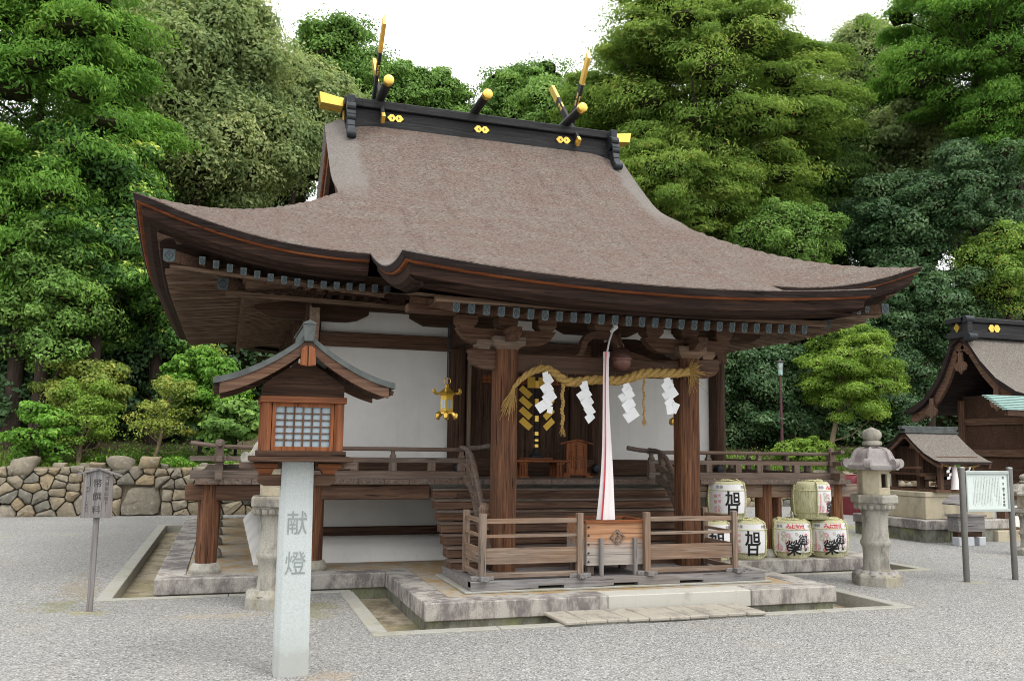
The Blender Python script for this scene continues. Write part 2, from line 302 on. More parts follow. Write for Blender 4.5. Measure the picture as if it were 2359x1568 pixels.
# ------------------------------------------------------------------ geometry helpers
def link(name, me, parent=None):
    o = bpy.data.objects.new(name, me); col.objects.link(o)
    if parent: o.parent = parent
    return o
def thing(name, label, cat, loc=(0, 0, 0), rz=0, group=None):
    o = bpy.data.objects.new(name, None); col.objects.link(o); o.empty_display_size = .1
    o.location = loc; o.rotation_euler = (0, 0, rz); o['label'] = label; o['category'] = cat
    if group: o['group'] = group
    return o
def tag(o, label, cat, group=None):
    o['label'] = label; o['category'] = cat
    if group: o['group'] = group
    return o
def struct(o): o['kind'] = 'structure'; return o
class MB:
    def __init__(s): s.v = []; s.f = []; s.m = []; s.uv = []
    def add(s, vs, fs, mi=0):
        b = len(s.v); s.v += [tuple(map(float, p)) for p in vs]
        for f in fs: s.f.append([i+b for i in f]); s.m.append(mi)
    def box(s, x0, x1, y0, y1, z0, z1, mi=0):
        s.add([(x0, y0, z0), (x1, y0, z0), (x1, y1, z0), (x0, y1, z0), (x0, y0, z1), (x1, y0, z1), (x1, y1, z1), (x0, y1, z1)],
              [(0, 3, 2, 1), (4, 5, 6, 7), (0, 1, 5, 4), (1, 2, 6, 5), (2, 3, 7, 6), (3, 0, 4, 7)], mi); return s
    def beam(s, a, b, wd, ht, mi=0, up=(0, 0, 1)):   # square bar from a to b
        a, b = Vector(a), Vector(b); d = (b-a).normalized(); u = Vector(up)
        sx = d.cross(u).normalized(); uz = sx.cross(d)
        P = []
        for q in (a, b):
            for i, j in ((-1, -1), (1, -1), (1, 1), (-1, 1)): P.append(q+sx*(i*wd/2)+uz*(j*ht/2))
        s.add(P, [(3, 2, 1, 0), (4, 5, 6, 7), (0, 1, 5, 4), (1, 2, 6, 5), (2, 3, 7, 6), (3, 0, 4, 7)], mi); return s
    def tube(s, pts, rad, seg=10, mi=0, caps=True, rot=0):
        pts = [Vector(p) for p in pts]; n = len(pts)
        if not hasattr(rad, '__len__'): rad = [rad]*n
        prev = None; rings = []
        for i, p in enumerate(pts):
            d = (pts[min(i+1, n-1)]-pts[max(i-1, 0)]).normalized()
            if prev is None:
                a = Vector((0, 0, 1)) if abs(d.z) < .9 else Vector((1, 0, 0)); sx = d.cross(a).normalized()
            else: sx = (prev - d*prev.dot(d)).normalized()
            prev = sx; sy = d.cross(sx)
            rings.append([p+(sx*math.cos(rot+2*math.pi*k/seg)+sy*math.sin(rot+2*math.pi*k/seg))*rad[i] for k in range(seg)])
        vs = [q for r in rings for q in r]
        fs = [(i*seg+k, i*seg+(k+1) % seg, (i+1)*seg+(k+1) % seg, (i+1)*seg+k) for i in range(n-1) for k in range(seg)]
        if caps: fs += [tuple(range(seg-1, -1, -1)), tuple((n-1)*seg+k for k in range(seg))]
        s.add(vs, fs, mi); return s
    def lathe(s, prof, c=(0, 0, 0), seg=24, mi=0, rot=0, caps=True, sq=None):
        vs = []; n = len(prof)
        for r, z in prof:
            for k in range(seg):
                a = rot+2*math.pi*k/seg; vs.append((c[0]+r*math.cos(a), c[1]+r*math.sin(a), c[2]+z))
        fs = [(i*seg+k, i*seg+(k+1) % seg, (i+1)*seg+(k+1) % seg, (i+1)*seg+k) for i in range(n-1) for k in range(seg)]
        if caps: fs += [tuple(range(seg-1, -1, -1)), tuple((n-1)*seg+k for k in range(seg))]
        s.add(vs, fs, mi); return s
    def prism(s, poly, o, ux, uy, th, mi=0):          # polygon in plane (o,ux,uy) extruded both ways along the normal
        o, ux, uy = Vector(o), Vector(ux), Vector(uy); nn = ux.cross(uy).normalized()*(th/2); k = len(poly)
        vs = [o+ux*a+uy*b+nn for a, b in poly]+[o+ux*a+uy*b-nn for a, b in poly]
        s.add(vs, [tuple(range(k)), tuple(range(2*k-1, k-1, -1))]+[(i+k, (i+1) % k+k, (i+1) % k, i) for i in range(k)], mi); return s
    def strip(s, rows, mi=0, close=False):            # rows of points joined to quads
        n = len(rows[0]); b = [p for r in rows for p in r]; fs = []
        for i in range(len(rows)-1):
            for k in range(n if close else n-1): fs.append((i*n+k, i*n+(k+1) % n, (i+1)*n+(k+1) % n, (i+1)*n+k))
        s.add(b, fs, mi); return s
    def build(s, name, mats, parent=None, bevel=0, smooth=False, seg=1, recalc=True, origin=None):
        me = bpy.data.meshes.new(name)
        off = Vector(origin) if origin is not None else None
        me.from_pydata([Vector(p)-off for p in s.v] if off is not None else s.v, [], s.f)
        for m in (mats if isinstance(mats, (list, tuple)) else [mats]): me.materials.append(m)
        me.polygons.foreach_set('material_index', s.m)
        if recalc:
            bm = bmesh.new(); bm.from_mesh(me); bmesh.ops.recalc_face_normals(bm, faces=bm.faces); bm.to_mesh(me); bm.free()
        if smooth: me.polygons.foreach_set('use_smooth', [True]*len(me.polygons))
        me.update(); o = link(name, me, parent)
        if off is not None: o.location = off
        if smooth:
            try: me.set_sharp_from_angle(angle=R(42))
            except Exception: pass
        if bevel:
            b = o.modifiers.new('bevel', 'BEVEL'); b.width = bevel; b.segments = seg; b.limit_method = 'ANGLE'; b.angle_limit = R(40)
            b.harden_normals = False
        return o
def copy_tree(o, parent=None):
    c = o.copy(); col.objects.link(c); c.parent = parent
    for ch in list(o.children): copy_tree(ch, c)
    return c
_tc = bpy.data.curves.new('lettering', 'FONT'); _to = bpy.data.objects.new('lettering', _tc); col.objects.link(_to)
def glyph(ch, size, thick=0., cut=0):
    _tc.body = ch; _tc.size = size; _tc.offset = thick*size; _tc.align_x = 'CENTER'; _tc.resolution_u = 3
    dg = bpy.context.evaluated_depsgraph_get(); dg.update()
    me = bpy.data.meshes.new_from_object(_to.evaluated_get(dg))
    V = [v.co.copy() for v in me.vertices]; F = [list(p.vertices) for p in me.polygons]
    if V:
        cx = (min(p.x for p in V)+max(p.x for p in V))/2; cy = (min(p.y for p in V)+max(p.y for p in V))/2
        V = [Vector((p.x-cx, p.y-cy, 0)) for p in V]
    if cut and V:
        bm = bmesh.new(); bv = [bm.verts.new(p) for p in V]
        for f in F:
            try: bm.faces.new([bv[i] for i in f])
            except Exception: pass
        x = -size
        while x < size:
            g = bm.verts[:]+bm.edges[:]+bm.faces[:]
            bmesh.ops.bisect_plane(bm, geom=g, plane_co=(x, 0, 0), plane_no=(1, 0, 0)); x += cut
        bm.verts.index_update(); V = [v.co.copy() for v in bm.verts]; F = [[v.index for v in f.verts] for f in bm.faces]; bm.free()
    bpy.data.meshes.remove(me); return V, F
def write_flat(mb, txt, o, ux, uy, size, pitch, thick=.0, mi=0, tilt=0, sx=1., sy=1.):   # vertical column of characters
    o, ux, uy = Vector(o), Vector(ux), Vector(uy)
    for i, ch in enumerate(txt):
        if ch == ' ': continue
        V, F = glyph(ch, size, thick)
        c, s_ = math.cos(tilt), math.sin(tilt)
        mb.add([o-uy*(i*pitch)+ux*((p.x*c-p.y*s_)*sx)+uy*((p.x*s_+p.y*c)*sy) for p in V], F, mi)

# ------------------------------------------------------------------ leaves
def leafmesh(name, P, Nn, size, asp, val, mat, parent, droop=None, seed=0, cores=None):
    rg = np.random.default_rng(seed); n = len(P)
    Nn = Nn/np.linalg.norm(Nn, axis=1, keepdims=True)
    a = rg.normal(size=(n, 3)) if droop is None else droop+rg.normal(size=(n, 3))*.35
    a -= Nn*(a*Nn).sum(1, keepdims=True); a /= np.linalg.norm(a, axis=1, keepdims=True)+1e-9
    b = np.cross(Nn, a); s = (size*rg.uniform(.65, 1.3, n))[:, None]
    fold = Nn*s*.12
    V = np.stack([P-a*s*.5, P+b*s*asp*.5+fold, P+a*s*.5, P-b*s*asp*.5+fold], 1).reshape(-1, 3)
    val = np.repeat(np.clip(val, 0, 1), 4)
    if cores is not None:                         # an opaque dark core added in every clump to block light, as lumpy quads
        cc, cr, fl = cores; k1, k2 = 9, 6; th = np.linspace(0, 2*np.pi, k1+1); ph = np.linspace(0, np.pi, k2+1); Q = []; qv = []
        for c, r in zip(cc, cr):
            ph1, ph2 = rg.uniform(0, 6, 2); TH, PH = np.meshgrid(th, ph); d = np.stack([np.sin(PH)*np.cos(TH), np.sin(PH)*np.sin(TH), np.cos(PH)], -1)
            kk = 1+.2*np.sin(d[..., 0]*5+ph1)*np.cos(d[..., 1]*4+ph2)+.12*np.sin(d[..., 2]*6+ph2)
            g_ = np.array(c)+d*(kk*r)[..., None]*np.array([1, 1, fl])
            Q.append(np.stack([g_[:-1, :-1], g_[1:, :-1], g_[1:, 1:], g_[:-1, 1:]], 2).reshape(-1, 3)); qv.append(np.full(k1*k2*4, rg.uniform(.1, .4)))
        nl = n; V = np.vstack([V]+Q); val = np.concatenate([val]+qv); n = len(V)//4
    me = bpy.data.meshes.new(name); me.vertices.add(4*n); me.vertices.foreach_set('co', V.astype(np.float32).ravel())
    me.loops.add(4*n); me.loops.foreach_set('vertex_index', np.arange(4*n, dtype=np.int32))
    me.polygons.add(n); me.polygons.foreach_set('loop_start', np.arange(0, 4*n, 4, dtype=np.int32)); me.polygons.foreach_set('loop_total', np.full(n, 4, np.int32))
    at_ = me.attributes.new('v', 'FLOAT', 'POINT'); at_.data.foreach_set('value', val.astype(np.float32))
    me.materials.append(mat)
    if cores is not None: me.materials.append(M['twigs']); me.polygons.foreach_set('material_index', (np.arange(n) >= nl).astype(np.int32))  # the added cores take the dark shade colour
    me.update(calc_edges=True); return link(name, me, parent)
def fill_ellipsoid(rg, n, inner=.35, gap=0.):
    d = rg.normal(size=(n, 3)); d /= np.linalg.norm(d, axis=1, keepdims=True)
    r = rg.uniform(inner**3, 1, n)**(1/3); return d*r[:, None], d
def clumps_in(rg, c, rad, n, lumps=5, inner=.4, zmin=-.8):
    """clump centres in an ellipsoid whose outline is broken by random lobes"""
    ld = rg.normal(size=(lumps, 3)); ld /= np.linalg.norm(ld, axis=1, keepdims=True)
    out = []
    while len(out) < n:
        p, d = fill_ellipsoid(rg, 1, inner); p, d = p[0], d[0]
        if d[2] < zmin: continue
        k = .78+.3*max(0, (ld@d).max())**3
        out.append(np.array(c)+p*k*np.array(rad))
    return np.array(out)
def crown_leaves(rg, cc, cr, per, flat=.6, top_bias=.45, up=.8, vjit=.15, tips=0., axis=None, layer=.3):
    m = len(cc); cr = np.asarray(cr)
    base = rg.uniform(.22, .66, m)
    idx = np.repeat(np.arange(m), per); n = len(idx)
    d = rg.normal(size=(n, 3)); d[:, 2] += top_bias; d /= np.linalg.norm(d, axis=1, keepdims=True)
    # every clump is itself lobed, so its outline is broken
    lob = 1+.22*np.sin(d[:, 0]*5+base[idx]*40)*np.cos(d[:, 1]*4.3+base[idx]*70)+.14*np.sin(d[:, 2]*7+d[:, 0]*6+base[idx]*90)
    r = (1-.45*rg.uniform(0, 1, n)**1.6)*lob
    off = d*(r*cr[idx])[:, None]*np.array([1, 1, flat])
    if axis is not None:                          # boughs reach outwards and sag at their ends
        o2 = (cc-axis)[:, :2]+rg.normal(size=(m, 2))*.3; o2 /= np.linalg.norm(o2, axis=1, keepdims=True)+1e-6; o2 = o2[idx]
        k = (off[:, :2]*o2).sum(1); off[:, :2] += o2*(k*layer)[:, None]; off[:, 2] -= .35*layer*np.maximum(k, 0)**2/cr[idx]
    P = cc[idx]+off
    P += rg.normal(size=(n, 3))*cr[idx][:, None]*.07
    Nn = d*1.0+np.array([0, 0, up*.9])+rg.normal(size=(n, 3))*.38
    val = base[idx]+rg.normal(size=n)*vjit
    if tips: val += np.where((d[:, 2] > .35) & (r > .9) & (rg.uniform(size=n) < tips), .38, 0)
    return P, Nn, val
ntree = 0; DENS = 2.3
def tree(name, label, cat, base, crown_c, rad, mat, bark_m, nclump=60, clump=.8, per=260, leaf=.13, asp=.6, tr=.22, seed=None, flat=.6, tips=0., droopy=0, group='trees around the shrine', lumps=6, inner=.4, limbs=14, zmin=-.8, extra=None, up=.3, trunk_top=None, bend=0, cone=False, core=True, layer=.5):
    """tapered trunk with limbs, and a crown of leaf clumps"""
    global ntree
    ntree += 1; seed = seed or ntree*7; rg = np.random.default_rng(seed)
    base = np.array(base, float); cc = np.array(crown_c, float)-base
    t = thing(name, label, cat, base, group=group)
    if cone:
        n = nclump; z = rg.uniform(0, 1, n)**1.15; ang = rg.uniform(0, 2*np.pi, n); wd = (1-z)**.75*np.sqrt(rg.uniform(.1, 1, n))*rg.uniform(.75, 1.15, n)
        cl = np.stack([cc[0]+rad[0]*wd*np.cos(ang), cc[1]+rad[1]*wd*np.sin(ang), cc[2]-rad[2]+2*rad[2]*z], 1)
    else: cl = clumps_in(rg, cc, rad, nclump, lumps, inner, zmin)
    if len(cl) > 20:                              # smaller sprigs that break up the outline
        k_ = rg.integers(0, len(cl), len(cl)//2); dd = (cl[k_]-cc)/np.array(rad); dd /= np.linalg.norm(dd, axis=1, keepdims=True)+1e-6; dd = dd+rg.normal(size=dd.shape)*.5; dd /= np.linalg.norm(dd, axis=1, keepdims=True)
        sp_ = cl[k_]+dd*clump*np.array([1.15, 1.15, flat*1.1]); ns = len(sp_); cl = np.vstack([cl, sp_])
    else: ns = 0
    if extra is not None: cl = np.vstack([cl, np.array(extra, float)-base])
    per = int(per*DENS); leaf = leaf*1.12; inner = max(inner, .6) if nclump > 45 else inner; nclump = int(nclump*.72)
    crs = clump*rg.uniform(.65, 1.5, len(cl)); crs[len(cl)-ns:] *= .55 if ns else 1
    P, Nn, v = crown_leaves(rg, cl, crs, per, flat, up=up, tips=tips, axis=cc, layer=layer)
    big = np.ones(len(v))
    dr = None
    if droopy:
        out = P-np.array([cc[0], cc[1], 0]); out[:, 2] = 0; out /= np.linalg.norm(out, axis=1, keepdims=True)+1e-6
        dr = out*(1-droopy)+np.array([0, 0, -droopy])
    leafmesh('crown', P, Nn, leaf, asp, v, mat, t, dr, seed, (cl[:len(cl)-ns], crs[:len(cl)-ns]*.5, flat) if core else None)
    mb = MB(); top = cc*1.0; top[2] += rad[2]*(.55 if trunk_top is None else trunk_top)
    pts = [np.zeros(3)]; H = top
    for k in range(1, 8):
        q = H*k/7; q = q+np.array([math.sin(k*1.3+seed)*bend, math.cos(k*1.7+seed)*bend, 0]); pts.append(q)
    mb.tube([(0, 0, -.15)]+pts[0:], [tr*1.3]+[tr*(1.15-.13*k) for k in range(8)], 9)
    order = rg.permutation(len(cl))[:limbs]
    for i in order:
        e = cl[i]; zz = max(.12, min(.9, (e[2]-rad[2]*.45)/H[2])); k = zz*7; a = pts[int(k)]+(pts[min(7, int(k)+1)]-pts[int(k)])*(k-int(k))
        mid = (a+e)/2+np.array([0, 0, -.08*np.linalg.norm(e-a)])+rg.normal(size=3)*.08
        rr = tr*.3*(1-.5*zz); mb.tube([a, (a+mid)/2+rg.normal(size=3)*.03, mid, e], [rr, rr*.8, rr*.6, rr*.25], 6)
    mb.build('trunk', bark_m, t, smooth=True); return t
# ------------------------------------------------------------------ ground, gutters, platform
mb = MB()
xs = [-150, -5.3, -2.84, 2.84, 5.3, 150]; ys = [-60, -.53, 1.81, 10.75, 150]
for i in range(5):
    for j in range(4):
        if j == 2 and 1 <= i <= 3: continue
        if j == 1 and i == 2: continue
        mb.add([(xs[i], ys[j], 0), (xs[i+1], ys[j], 0), (xs[i+1], ys[j+1], 0), (xs[i], ys[j+1], 0)], [(0, 1, 2, 3)])
struct(mb.build('gravel_ground', M['gravel'], recalc=False))
mb = MB()   # gutter bed under everything
mb.add([(-5.3, 1.81, -.13), (5.3, 1.81, -.13), (5.3, 10.75, -.13), (-5.3, 10.75, -.13)], [(0, 1, 2, 3)])
mb.add([(-2.84, -.53, -.13), (2.84, -.53, -.13), (2.84, 1.81, -.13), (-2.84, 1.81, -.13)], [(0, 1, 2, 3)])
struct(mb.build('gutter_bed', M['pit'], recalc=False))
mb = MB()
def curb(x0, x1, y0, y1):
    L = max(x1-x0, y1-y0); n = max(1, round(L/1.25)); g = .004
    for i in range(n):
        if x1-x0 > y1-y0: mb.box(x0+L*i/n+g, x0+L*(i+1)/n-g, y0, y1, -.14, .012)
        else: mb.box(x0, x1, y0+L*i/n+g, y0+L*(i+1)/n-g, -.14, .012)
for s in (-1, 1):
    a, b = sorted((s*5.3, s*5.145)); curb(a, b, 1.93, 10.6)
    a, b = sorted((s*5.3, s*2.70)); curb(a, b, 1.81, 1.925)
    a, b = sorted((s*2.84, s*2.69)); curb(a, b, -.395, 1.805)
curb(-2.84, 2.84, -.53, -.40); curb(-5.3, 5.3, 10.605, 10.75)
struct(mb.build('gutter_kerb', M['curb'], bevel=.006))

plat = thing('stone_platform', 'low granite-edged stone platform that carries the thatched shrine hall and its porch', 'platform')
def edge(x0, x1, y0, y1, mat='granite', cuts=None):
    """one run of edge stones"""
    along = x1-x0 > y1-y0; L = (x1-x0) if along else (y1-y0)
    cs = cuts or [k/max(1, round(L/1.9)) for k in range(1, max(1, round(L/1.9)))]
    cs = [0]+cs+[1]
    for i in range(len(cs)-1):
        g = .0025; m = MB(); a, b = cs[i]*L+g, cs[i+1]*L-g
        if along: m.box(x0+a, x0+b, y0, y1, -.005, .162)
        else: m.box(x0, x1, y0+a, y0+b, -.005, .162)
        m.build('edge_stone', M['granite_clean' if (mat == 'mix' and i == 1) else 'granite'], plat, bevel=.008)
edge(-4.767, -2.283, 2.092, 2.40); edge(2.283, 4.767, 2.092, 2.40)
edge(-2.28, 2.28, 0, .30, 'mix', [.407, .765])
edge(-2.28, -1.98, .303, 2.39); edge(1.98, 2.28, .303, 2.39)
edge(-4.767, -4.46, 2.403, 10.21); edge(4.46, 4.767, 2.403, 10.21); edge(-4.767, 4.767, 10.215, 10.52)
m = MB(); m.box(-4.735, 4.735, 2.125, 10.49, -.15, -.009); m.box(-2.25, 2.25, .03, 2.12, -.15, -.009); m.build('base_course', M['base_course'], plat)
m = MB(); m.box(-4.455, 4.455, 2.405, 10.21, -.004, .157); m.box(-1.975, 1.975, .305, 2.40, -.004, .157); m.build('mortar_floor', M['mortar'], plat)
m = MB(); m.box(-1.78, 1.76, .43, 1.74, .158, .182); m.build('sill_strip', M['curb'], plat, bevel=.006)

st = thing('stepping_slabs', 'row of worn tan stone slabs bridging the gutter in front of the porch', 'stone slab', (0, -.3, 0))
for i in range(10):
    m = MB(); x0 = -1.10+.212*i; sk = .02*math.sin(i*2.1)
    m.add([(x0, -.26+.015*math.sin(i), .013), (x0+.206, -.26+.015*math.sin(i), .013), (x0+.206-.02+sk, .265, .013), (x0-.02+sk, .265, .013),
           (x0, -.26+.015*math.sin(i), .045), (x0+.206, -.26+.015*math.sin(i), .045), (x0+.206-.02+sk, .265, .045), (x0-.02+sk, .265, .045)],
          [(0, 3, 2, 1), (4, 5, 6, 7), (0, 1, 5, 4), (1, 2, 6, 5), (2, 3, 7, 6), (3, 0, 4, 7)])
    m.build('slab', M['slab'], st, bevel=.008)

# ------------------------------------------------------------------ the shrine hall
hall = thing('shrine_hall', 'dark timber shrine hall with white plaster walls, a broad brown thatched roof and a porch', 'shrine hall')
XE, Y0, YR, Y1 = 5.18, 1.63, 6.47, 11.31
XG, XK, YK = 2.78, 2.65, -.35
def zf(t): return 3.79+.433*t+.0603*t*t
def sst(a, b, x): x = max(0, min(1, (x-a)/(b-a))); return x*x*(3-2*x)
def lift(x, y):
    ty = min(y-Y0, Y1-y); cx = max(0, (abs(x)-2.8)/2.38); cy = max(0, 1-max(0, ty)/2.38)
    return .48*min(cx, cy)**2.05
def zup(x, y):                                   # main slopes up to the ridge
    ty = min(y-Y0, Y1-y); mk = max(0, (abs(x)-1.9)/.88)**2
    return zf(ty)-.27*mk*sst(2.3, 3.6, ty)
def zsk(x, y):                                   # hipped skirt at both ends
    tx = XE-abs(x); ty = min(y-Y0, Y1-y); a, b = zf(tx), zf(ty); k = .1*max(0, 1-tx/2.4)+1e-4
    h = max(0, min(1, .5+.5*(b-a)/k)); return b*(1-h)+a*h-k*h*(1-h)+lift(x, y)
def zk(x, y):                                    # porch roof
    u = Y0-y; return 3.79-.433*u+.083*u*u+.15*(abs(x)/2.63)**2*(max(0, u)/1.98)**3.5
def fr(a, b, n): return [a+(b-a)*i/n for i in range(n+1)]
rf = MB()
def patch(X, Yv, fz, mi=0, dz=0):
    rf.strip([[(x, y, fz(x, y)+dz) for x in X] for y in Yv], mi)
patch(fr(-XG, XG, 48), fr(Y0, YR, 34)+fr(YR, Y1, 30)[1:], zup)
patch(fr(-XK, XK, 44), fr(YK, Y0, 18), zk)
for s in (-1, 1):
    patch([s*x for x in fr(XG, XE, 26)], fr(Y0, Y1, 74), zsk)
    patch([s*x for x in fr(2.2, XG, 5)], fr(Y0+2.2, Y1-2.2, 40), lambda x, y: min(zf(XE-abs(x)), zup(x, y)-.14))
roof = rf.build('thatched_roof', M['thatch'], hall, smooth=True, recalc=False)
me = roof.data; bm = bmesh.new(); bm.from_mesh(me); bmesh.ops.remove_doubles(bm, verts=bm.verts, dist=.0005)
for f in bm.faces:
    if f.normal.z < 0: f.normal_flip()
bm.to_mesh(me); bm.free(); me.polygons.foreach_set('use_smooth', [True]*len(me.polygons))

def sweep(m, line, inw, prof, mis):
    """profile (inset, dz) swept along an edge line; inw gives the inward direction at each point"""
    for k in range(len(prof)-1):
        rows = []
        for (p, d) in zip(line, inw):
            p, d = Vector(p), Vector(d)
            rows.append([p+d*prof[k][0]+Vector((0, 0, prof[k][1])), p+d*prof[k+1][0]+Vector((0, 0, prof[k+1][1]))])
        m.strip(rows, mis[k])
EP = [(0, .0), (.0, -.012), (.025, -.075), (.035, -.078), (.05, -.098), (.085, -.1), (.10, -.20), (.17, -.245), (.24, -.25), (.26, -.275), (.7, -.255)]
EM = [0, 1, 1, 2, 2, 3, 3, 3, 3, 3]
ev = MB()
def edgeline(pts, inw, prof=EP): sweep(ev, pts, inw, prof, EM)
zfrontL = [(x, Y0, zsk(x, Y0)) for x in fr(-XE, -XG, 22)]+[(x, Y0, zup(x, Y0)) for x in (-2.715, -XK)]
def miter(x, y):                                 # inward directions; corners use the diagonal
    cx = abs(abs(x)-XE) < 1e-6; cy = abs(y-Y0) < 1e-6 or abs(y-Y1) < 1e-6
    return (-math.copysign(1, x) if cx else 0, (1 if y < YR else -1) if cy else 0, 0)
def run(pts): edgeline(pts, [miter(p[0], p[1]) for p in pts])
run(zfrontL); run([(-x, y, z) for x, y, z in zfrontL])
for s in (-1, 1): run([(s*XE, y, zsk(s*XE, y)) for y in fr(Y0, Y1, 60)])
run([(x, Y1, zsk(x, Y1)) for x in fr(-XE, -XG, 20)]+[(x, Y1, zup(x, Y1)) for x in fr(-XG, XG, 8)[1:-1]]+[(x, Y1, zsk(x, Y1)) for x in fr(XG, XE, 20)])
kf = [(x, YK, zk(x, YK)) for x in fr(-XK, XK, 40)]
edgeline(kf, [((.9 if i == 0 else -.9 if i == len(kf)-1 else 0), 1, 0) for i in range(len(kf))])
for s in (-1, 1):
    ks = [(s*XK, y, zk(s*XK, y)) for y in fr(YK, Y0+.02, 18)]
    edgeline(ks, [(-s*.9, 1 if i == 0 else 0, 0) for i in range(len(ks))])
ev.build('eave_edge', [M['thatch'], M['thatch_cut'], M['bark_edge'], M['eave_black']], roof, smooth=True, recalc=False)
vg = MB()                                        # verges of the gables
for s in (-1, 1):
    line = [(s*XG, y, zup(s*XG, y)) for y in fr(Y0+2.28, YR, 26)+fr(YR, Y1-2.28, 26)[1:]]
    sweep(vg, line, [(-s, 0, 0)]*len(line), [(0, 0), (.0, -.02), (.05, -.11), (.07, -.145), (.13, -.15)], [0, 0, 1, 1])
    bb = MB()
    for nm, ii in (('bargeboard', line[:27]), ('bargeboard', line[26:])):
        bb = MB(); sweep(bb, ii, [(-s, 0, 0)]*len(ii), [(.10, -.12), (.10, -.40), (.17, -.40), (.17, -.12)], [0, 0, 0])
        bb.build(nm, MW['brownY'], roof)
vg.build('verge_edge', [M['thatch'], M['bark_edge']], roof, smooth=True, recalc=False)
gb = MB()
for s in (-1, 1):
    rows = [[(s*2.36, y, min(zf(XE-2.36), zup(s*2.36, y))-.2), (s*2.36, y, zup(s*2.36, y)-.05)] for y in fr(Y0+2.4, Y1-2.4, 40)]; gb.strip(rows)
gb.build('gable_wall', MW['darkZ'], roof)

# ridge: black boxed ridge, gilded ends, crossed finials and logs
rb = MB(); rb.box(-2.46, 2.46, YR-.30, YR+.30, 6.80, 7.12); rb.box(-2.46, 2.46, YR-.255, YR+.255, 7.12, 7.31); rb.box(-2.5, 2.5, YR-.33, YR+.33, 7.31, 7.455)
for x in fr(-2.2, 2.2, 6): rb.box(x-.012, x+.012, YR-.334, YR+.334, 7.306, 7.459)
ridge = rb.build('ridge_beam', M['lacquer'], roof, bevel=.012)
for s in (-1, 1):
    g = MB(); P = [(s*2.48, 7.33), (s*2.87, 7.36), (s*2.90, 7.55), (s*2.48, 7.48)]
    g.prism(P, (0, YR, 0), (1, 0, 0), (0, 0, 1), .30)
    g.build('gilded_beam_end', M['gold'], roof, bevel=.006)
    o = MB()                                     # scroll ornament at the ridge end
    prof = [(6.12, 7.42, .075), (6.06, 7.32, .075), (6.0, 7.24, .07), (5.95, 7.08, .08), (5.9, 6.95, .07), (5.86, 6.84, .065), (5.82, 6.72, .075)]
    for i in range(len(prof)-1):
        a, b = prof[i], prof[i+1]; o.beam((s*2.40, a[0]+.1, a[1]), (s*2.40, b[0]+.1, b[1]), .13, .16)
    for yy, z, r in ((6.02, 7.22, .085), (5.98, 7.08, .08), (5.97, 7.03, .07), (5.84, 6.70, .07)):
        o.tube([(s*2.40-.075, yy, z), (s*2.40+.075, yy, z)], r, 14)
    o.box(s*2.40-.06, s*2.40+.06, 6.0, YR+.3, 7.0, 7.44)
    o.build('ridge_scroll', M['iron'], roof, bevel=.01)
    gm = MB(); gm.prism([(-.05, -.16), (.05, -.16), (.05, .16), (-.05, .16)], (s*2.47, YR, 7.22), (0, 1, 0), (0, 0, 1), .03); gm.build('end_crest', M['gold'], roof)
for x in (-1.88, -.2, 1.53):
    o = MB(); o.tube([(x, 5.46, 7.525), (x, 7.48, 7.525)], .076, 20)
    lg = o.build('ridge_log', M['lacquer'], roof, smooth=True)
    for a, b, c in ((5.40, 5.49, 5.385), (7.55, 7.45, 7.56)):
        o = MB(); o.tube([(x, c, 7.525), (x, a, 7.525), (x, b, 7.525)], [.068, .085, .085], 20); o.build('gilded_cap', M['gold'], lg, smooth=True)
def finial(x, lo, hi, w=.145, lowgold=True):
    lo, hi = Vector((x, *lo)), Vector((x, *hi)); d = hi-lo; n = d.normalized()
    o = MB(); o.beam(lo+n*.12, hi-n*.5, w, .055, 0, (1, 0, 0)); f = o.build('crossed_finial', M['lacquer'], roof, bevel=.006)
    sd_ = n.cross(Vector((1, 0, 0))).normalized(); o = MB(); o.prism([(-.5, -w/2), (.0, -w/2), (.10, w/2), (-.5, w/2)], hi, n, sd_, .061)
    o.build('gilded_tip', M['gold'], roof, bevel=.004); o = MB(); o.prism([(0, -w/2), (.12, -w/2), (.12, w/2), (0, w/2)], lo, n, sd_, .061); o.build('gilded_foot', M['gold'], roof, bevel=.004); o = MB()
    for k in (.72, .86): o.prism([(-k-.05, -.03), (-k+.05, -.03), (-k+.05, .03), (-k-.05, .03)], hi, n, sd_, .064)
    for k in (.74, .84): o.prism([(-k-.05, -w/2-.003), (-k+.03, -w/2-.003), (-k+.03, w/2+.003), (-k-.05, w/2+.003)], hi, n, sd_, .03)
    o.build('gilded_band', M['gold'], roof, bevel=.003)
finial(-1.86, (5.98, 7.06), (7.30, 8.66)); finial(-1.955, (7.05, 7.1), (5.62, 8.6))
finial(1.70, (6.0, 7.1), (7.42, 8.70)); finial(1.795, (7.05, 7.1), (5.80, 8.66))
for x in (-1.62, -.08, 1.47):
    o = MB(); yy = YR-.272
    for dx in (-.062, .062):
        Q = [(-.08, 0), (-.025, .062), (.025, .062), (.08, 0), (.025, -.062), (-.025, -.062)]
        o.prism(Q, (x+dx, yy-abs(dx)*.02-(.004 if dx > 0 else 0), 7.19), (1, 0, 0), (0, 0, 1), .03)
    for dx, sg in ((-.05, 1), (.05, -1)): o.prism([(-.022*sg, 0), (.012*sg, .026), (.0, 0), (.012*sg, -.026)], (x+dx, yy-.02, 7.19), (1, 0, 0), (0, 0, 1), .012, 1)
    o.build('gold_crest', [M['gold'], M['ink']], roof)

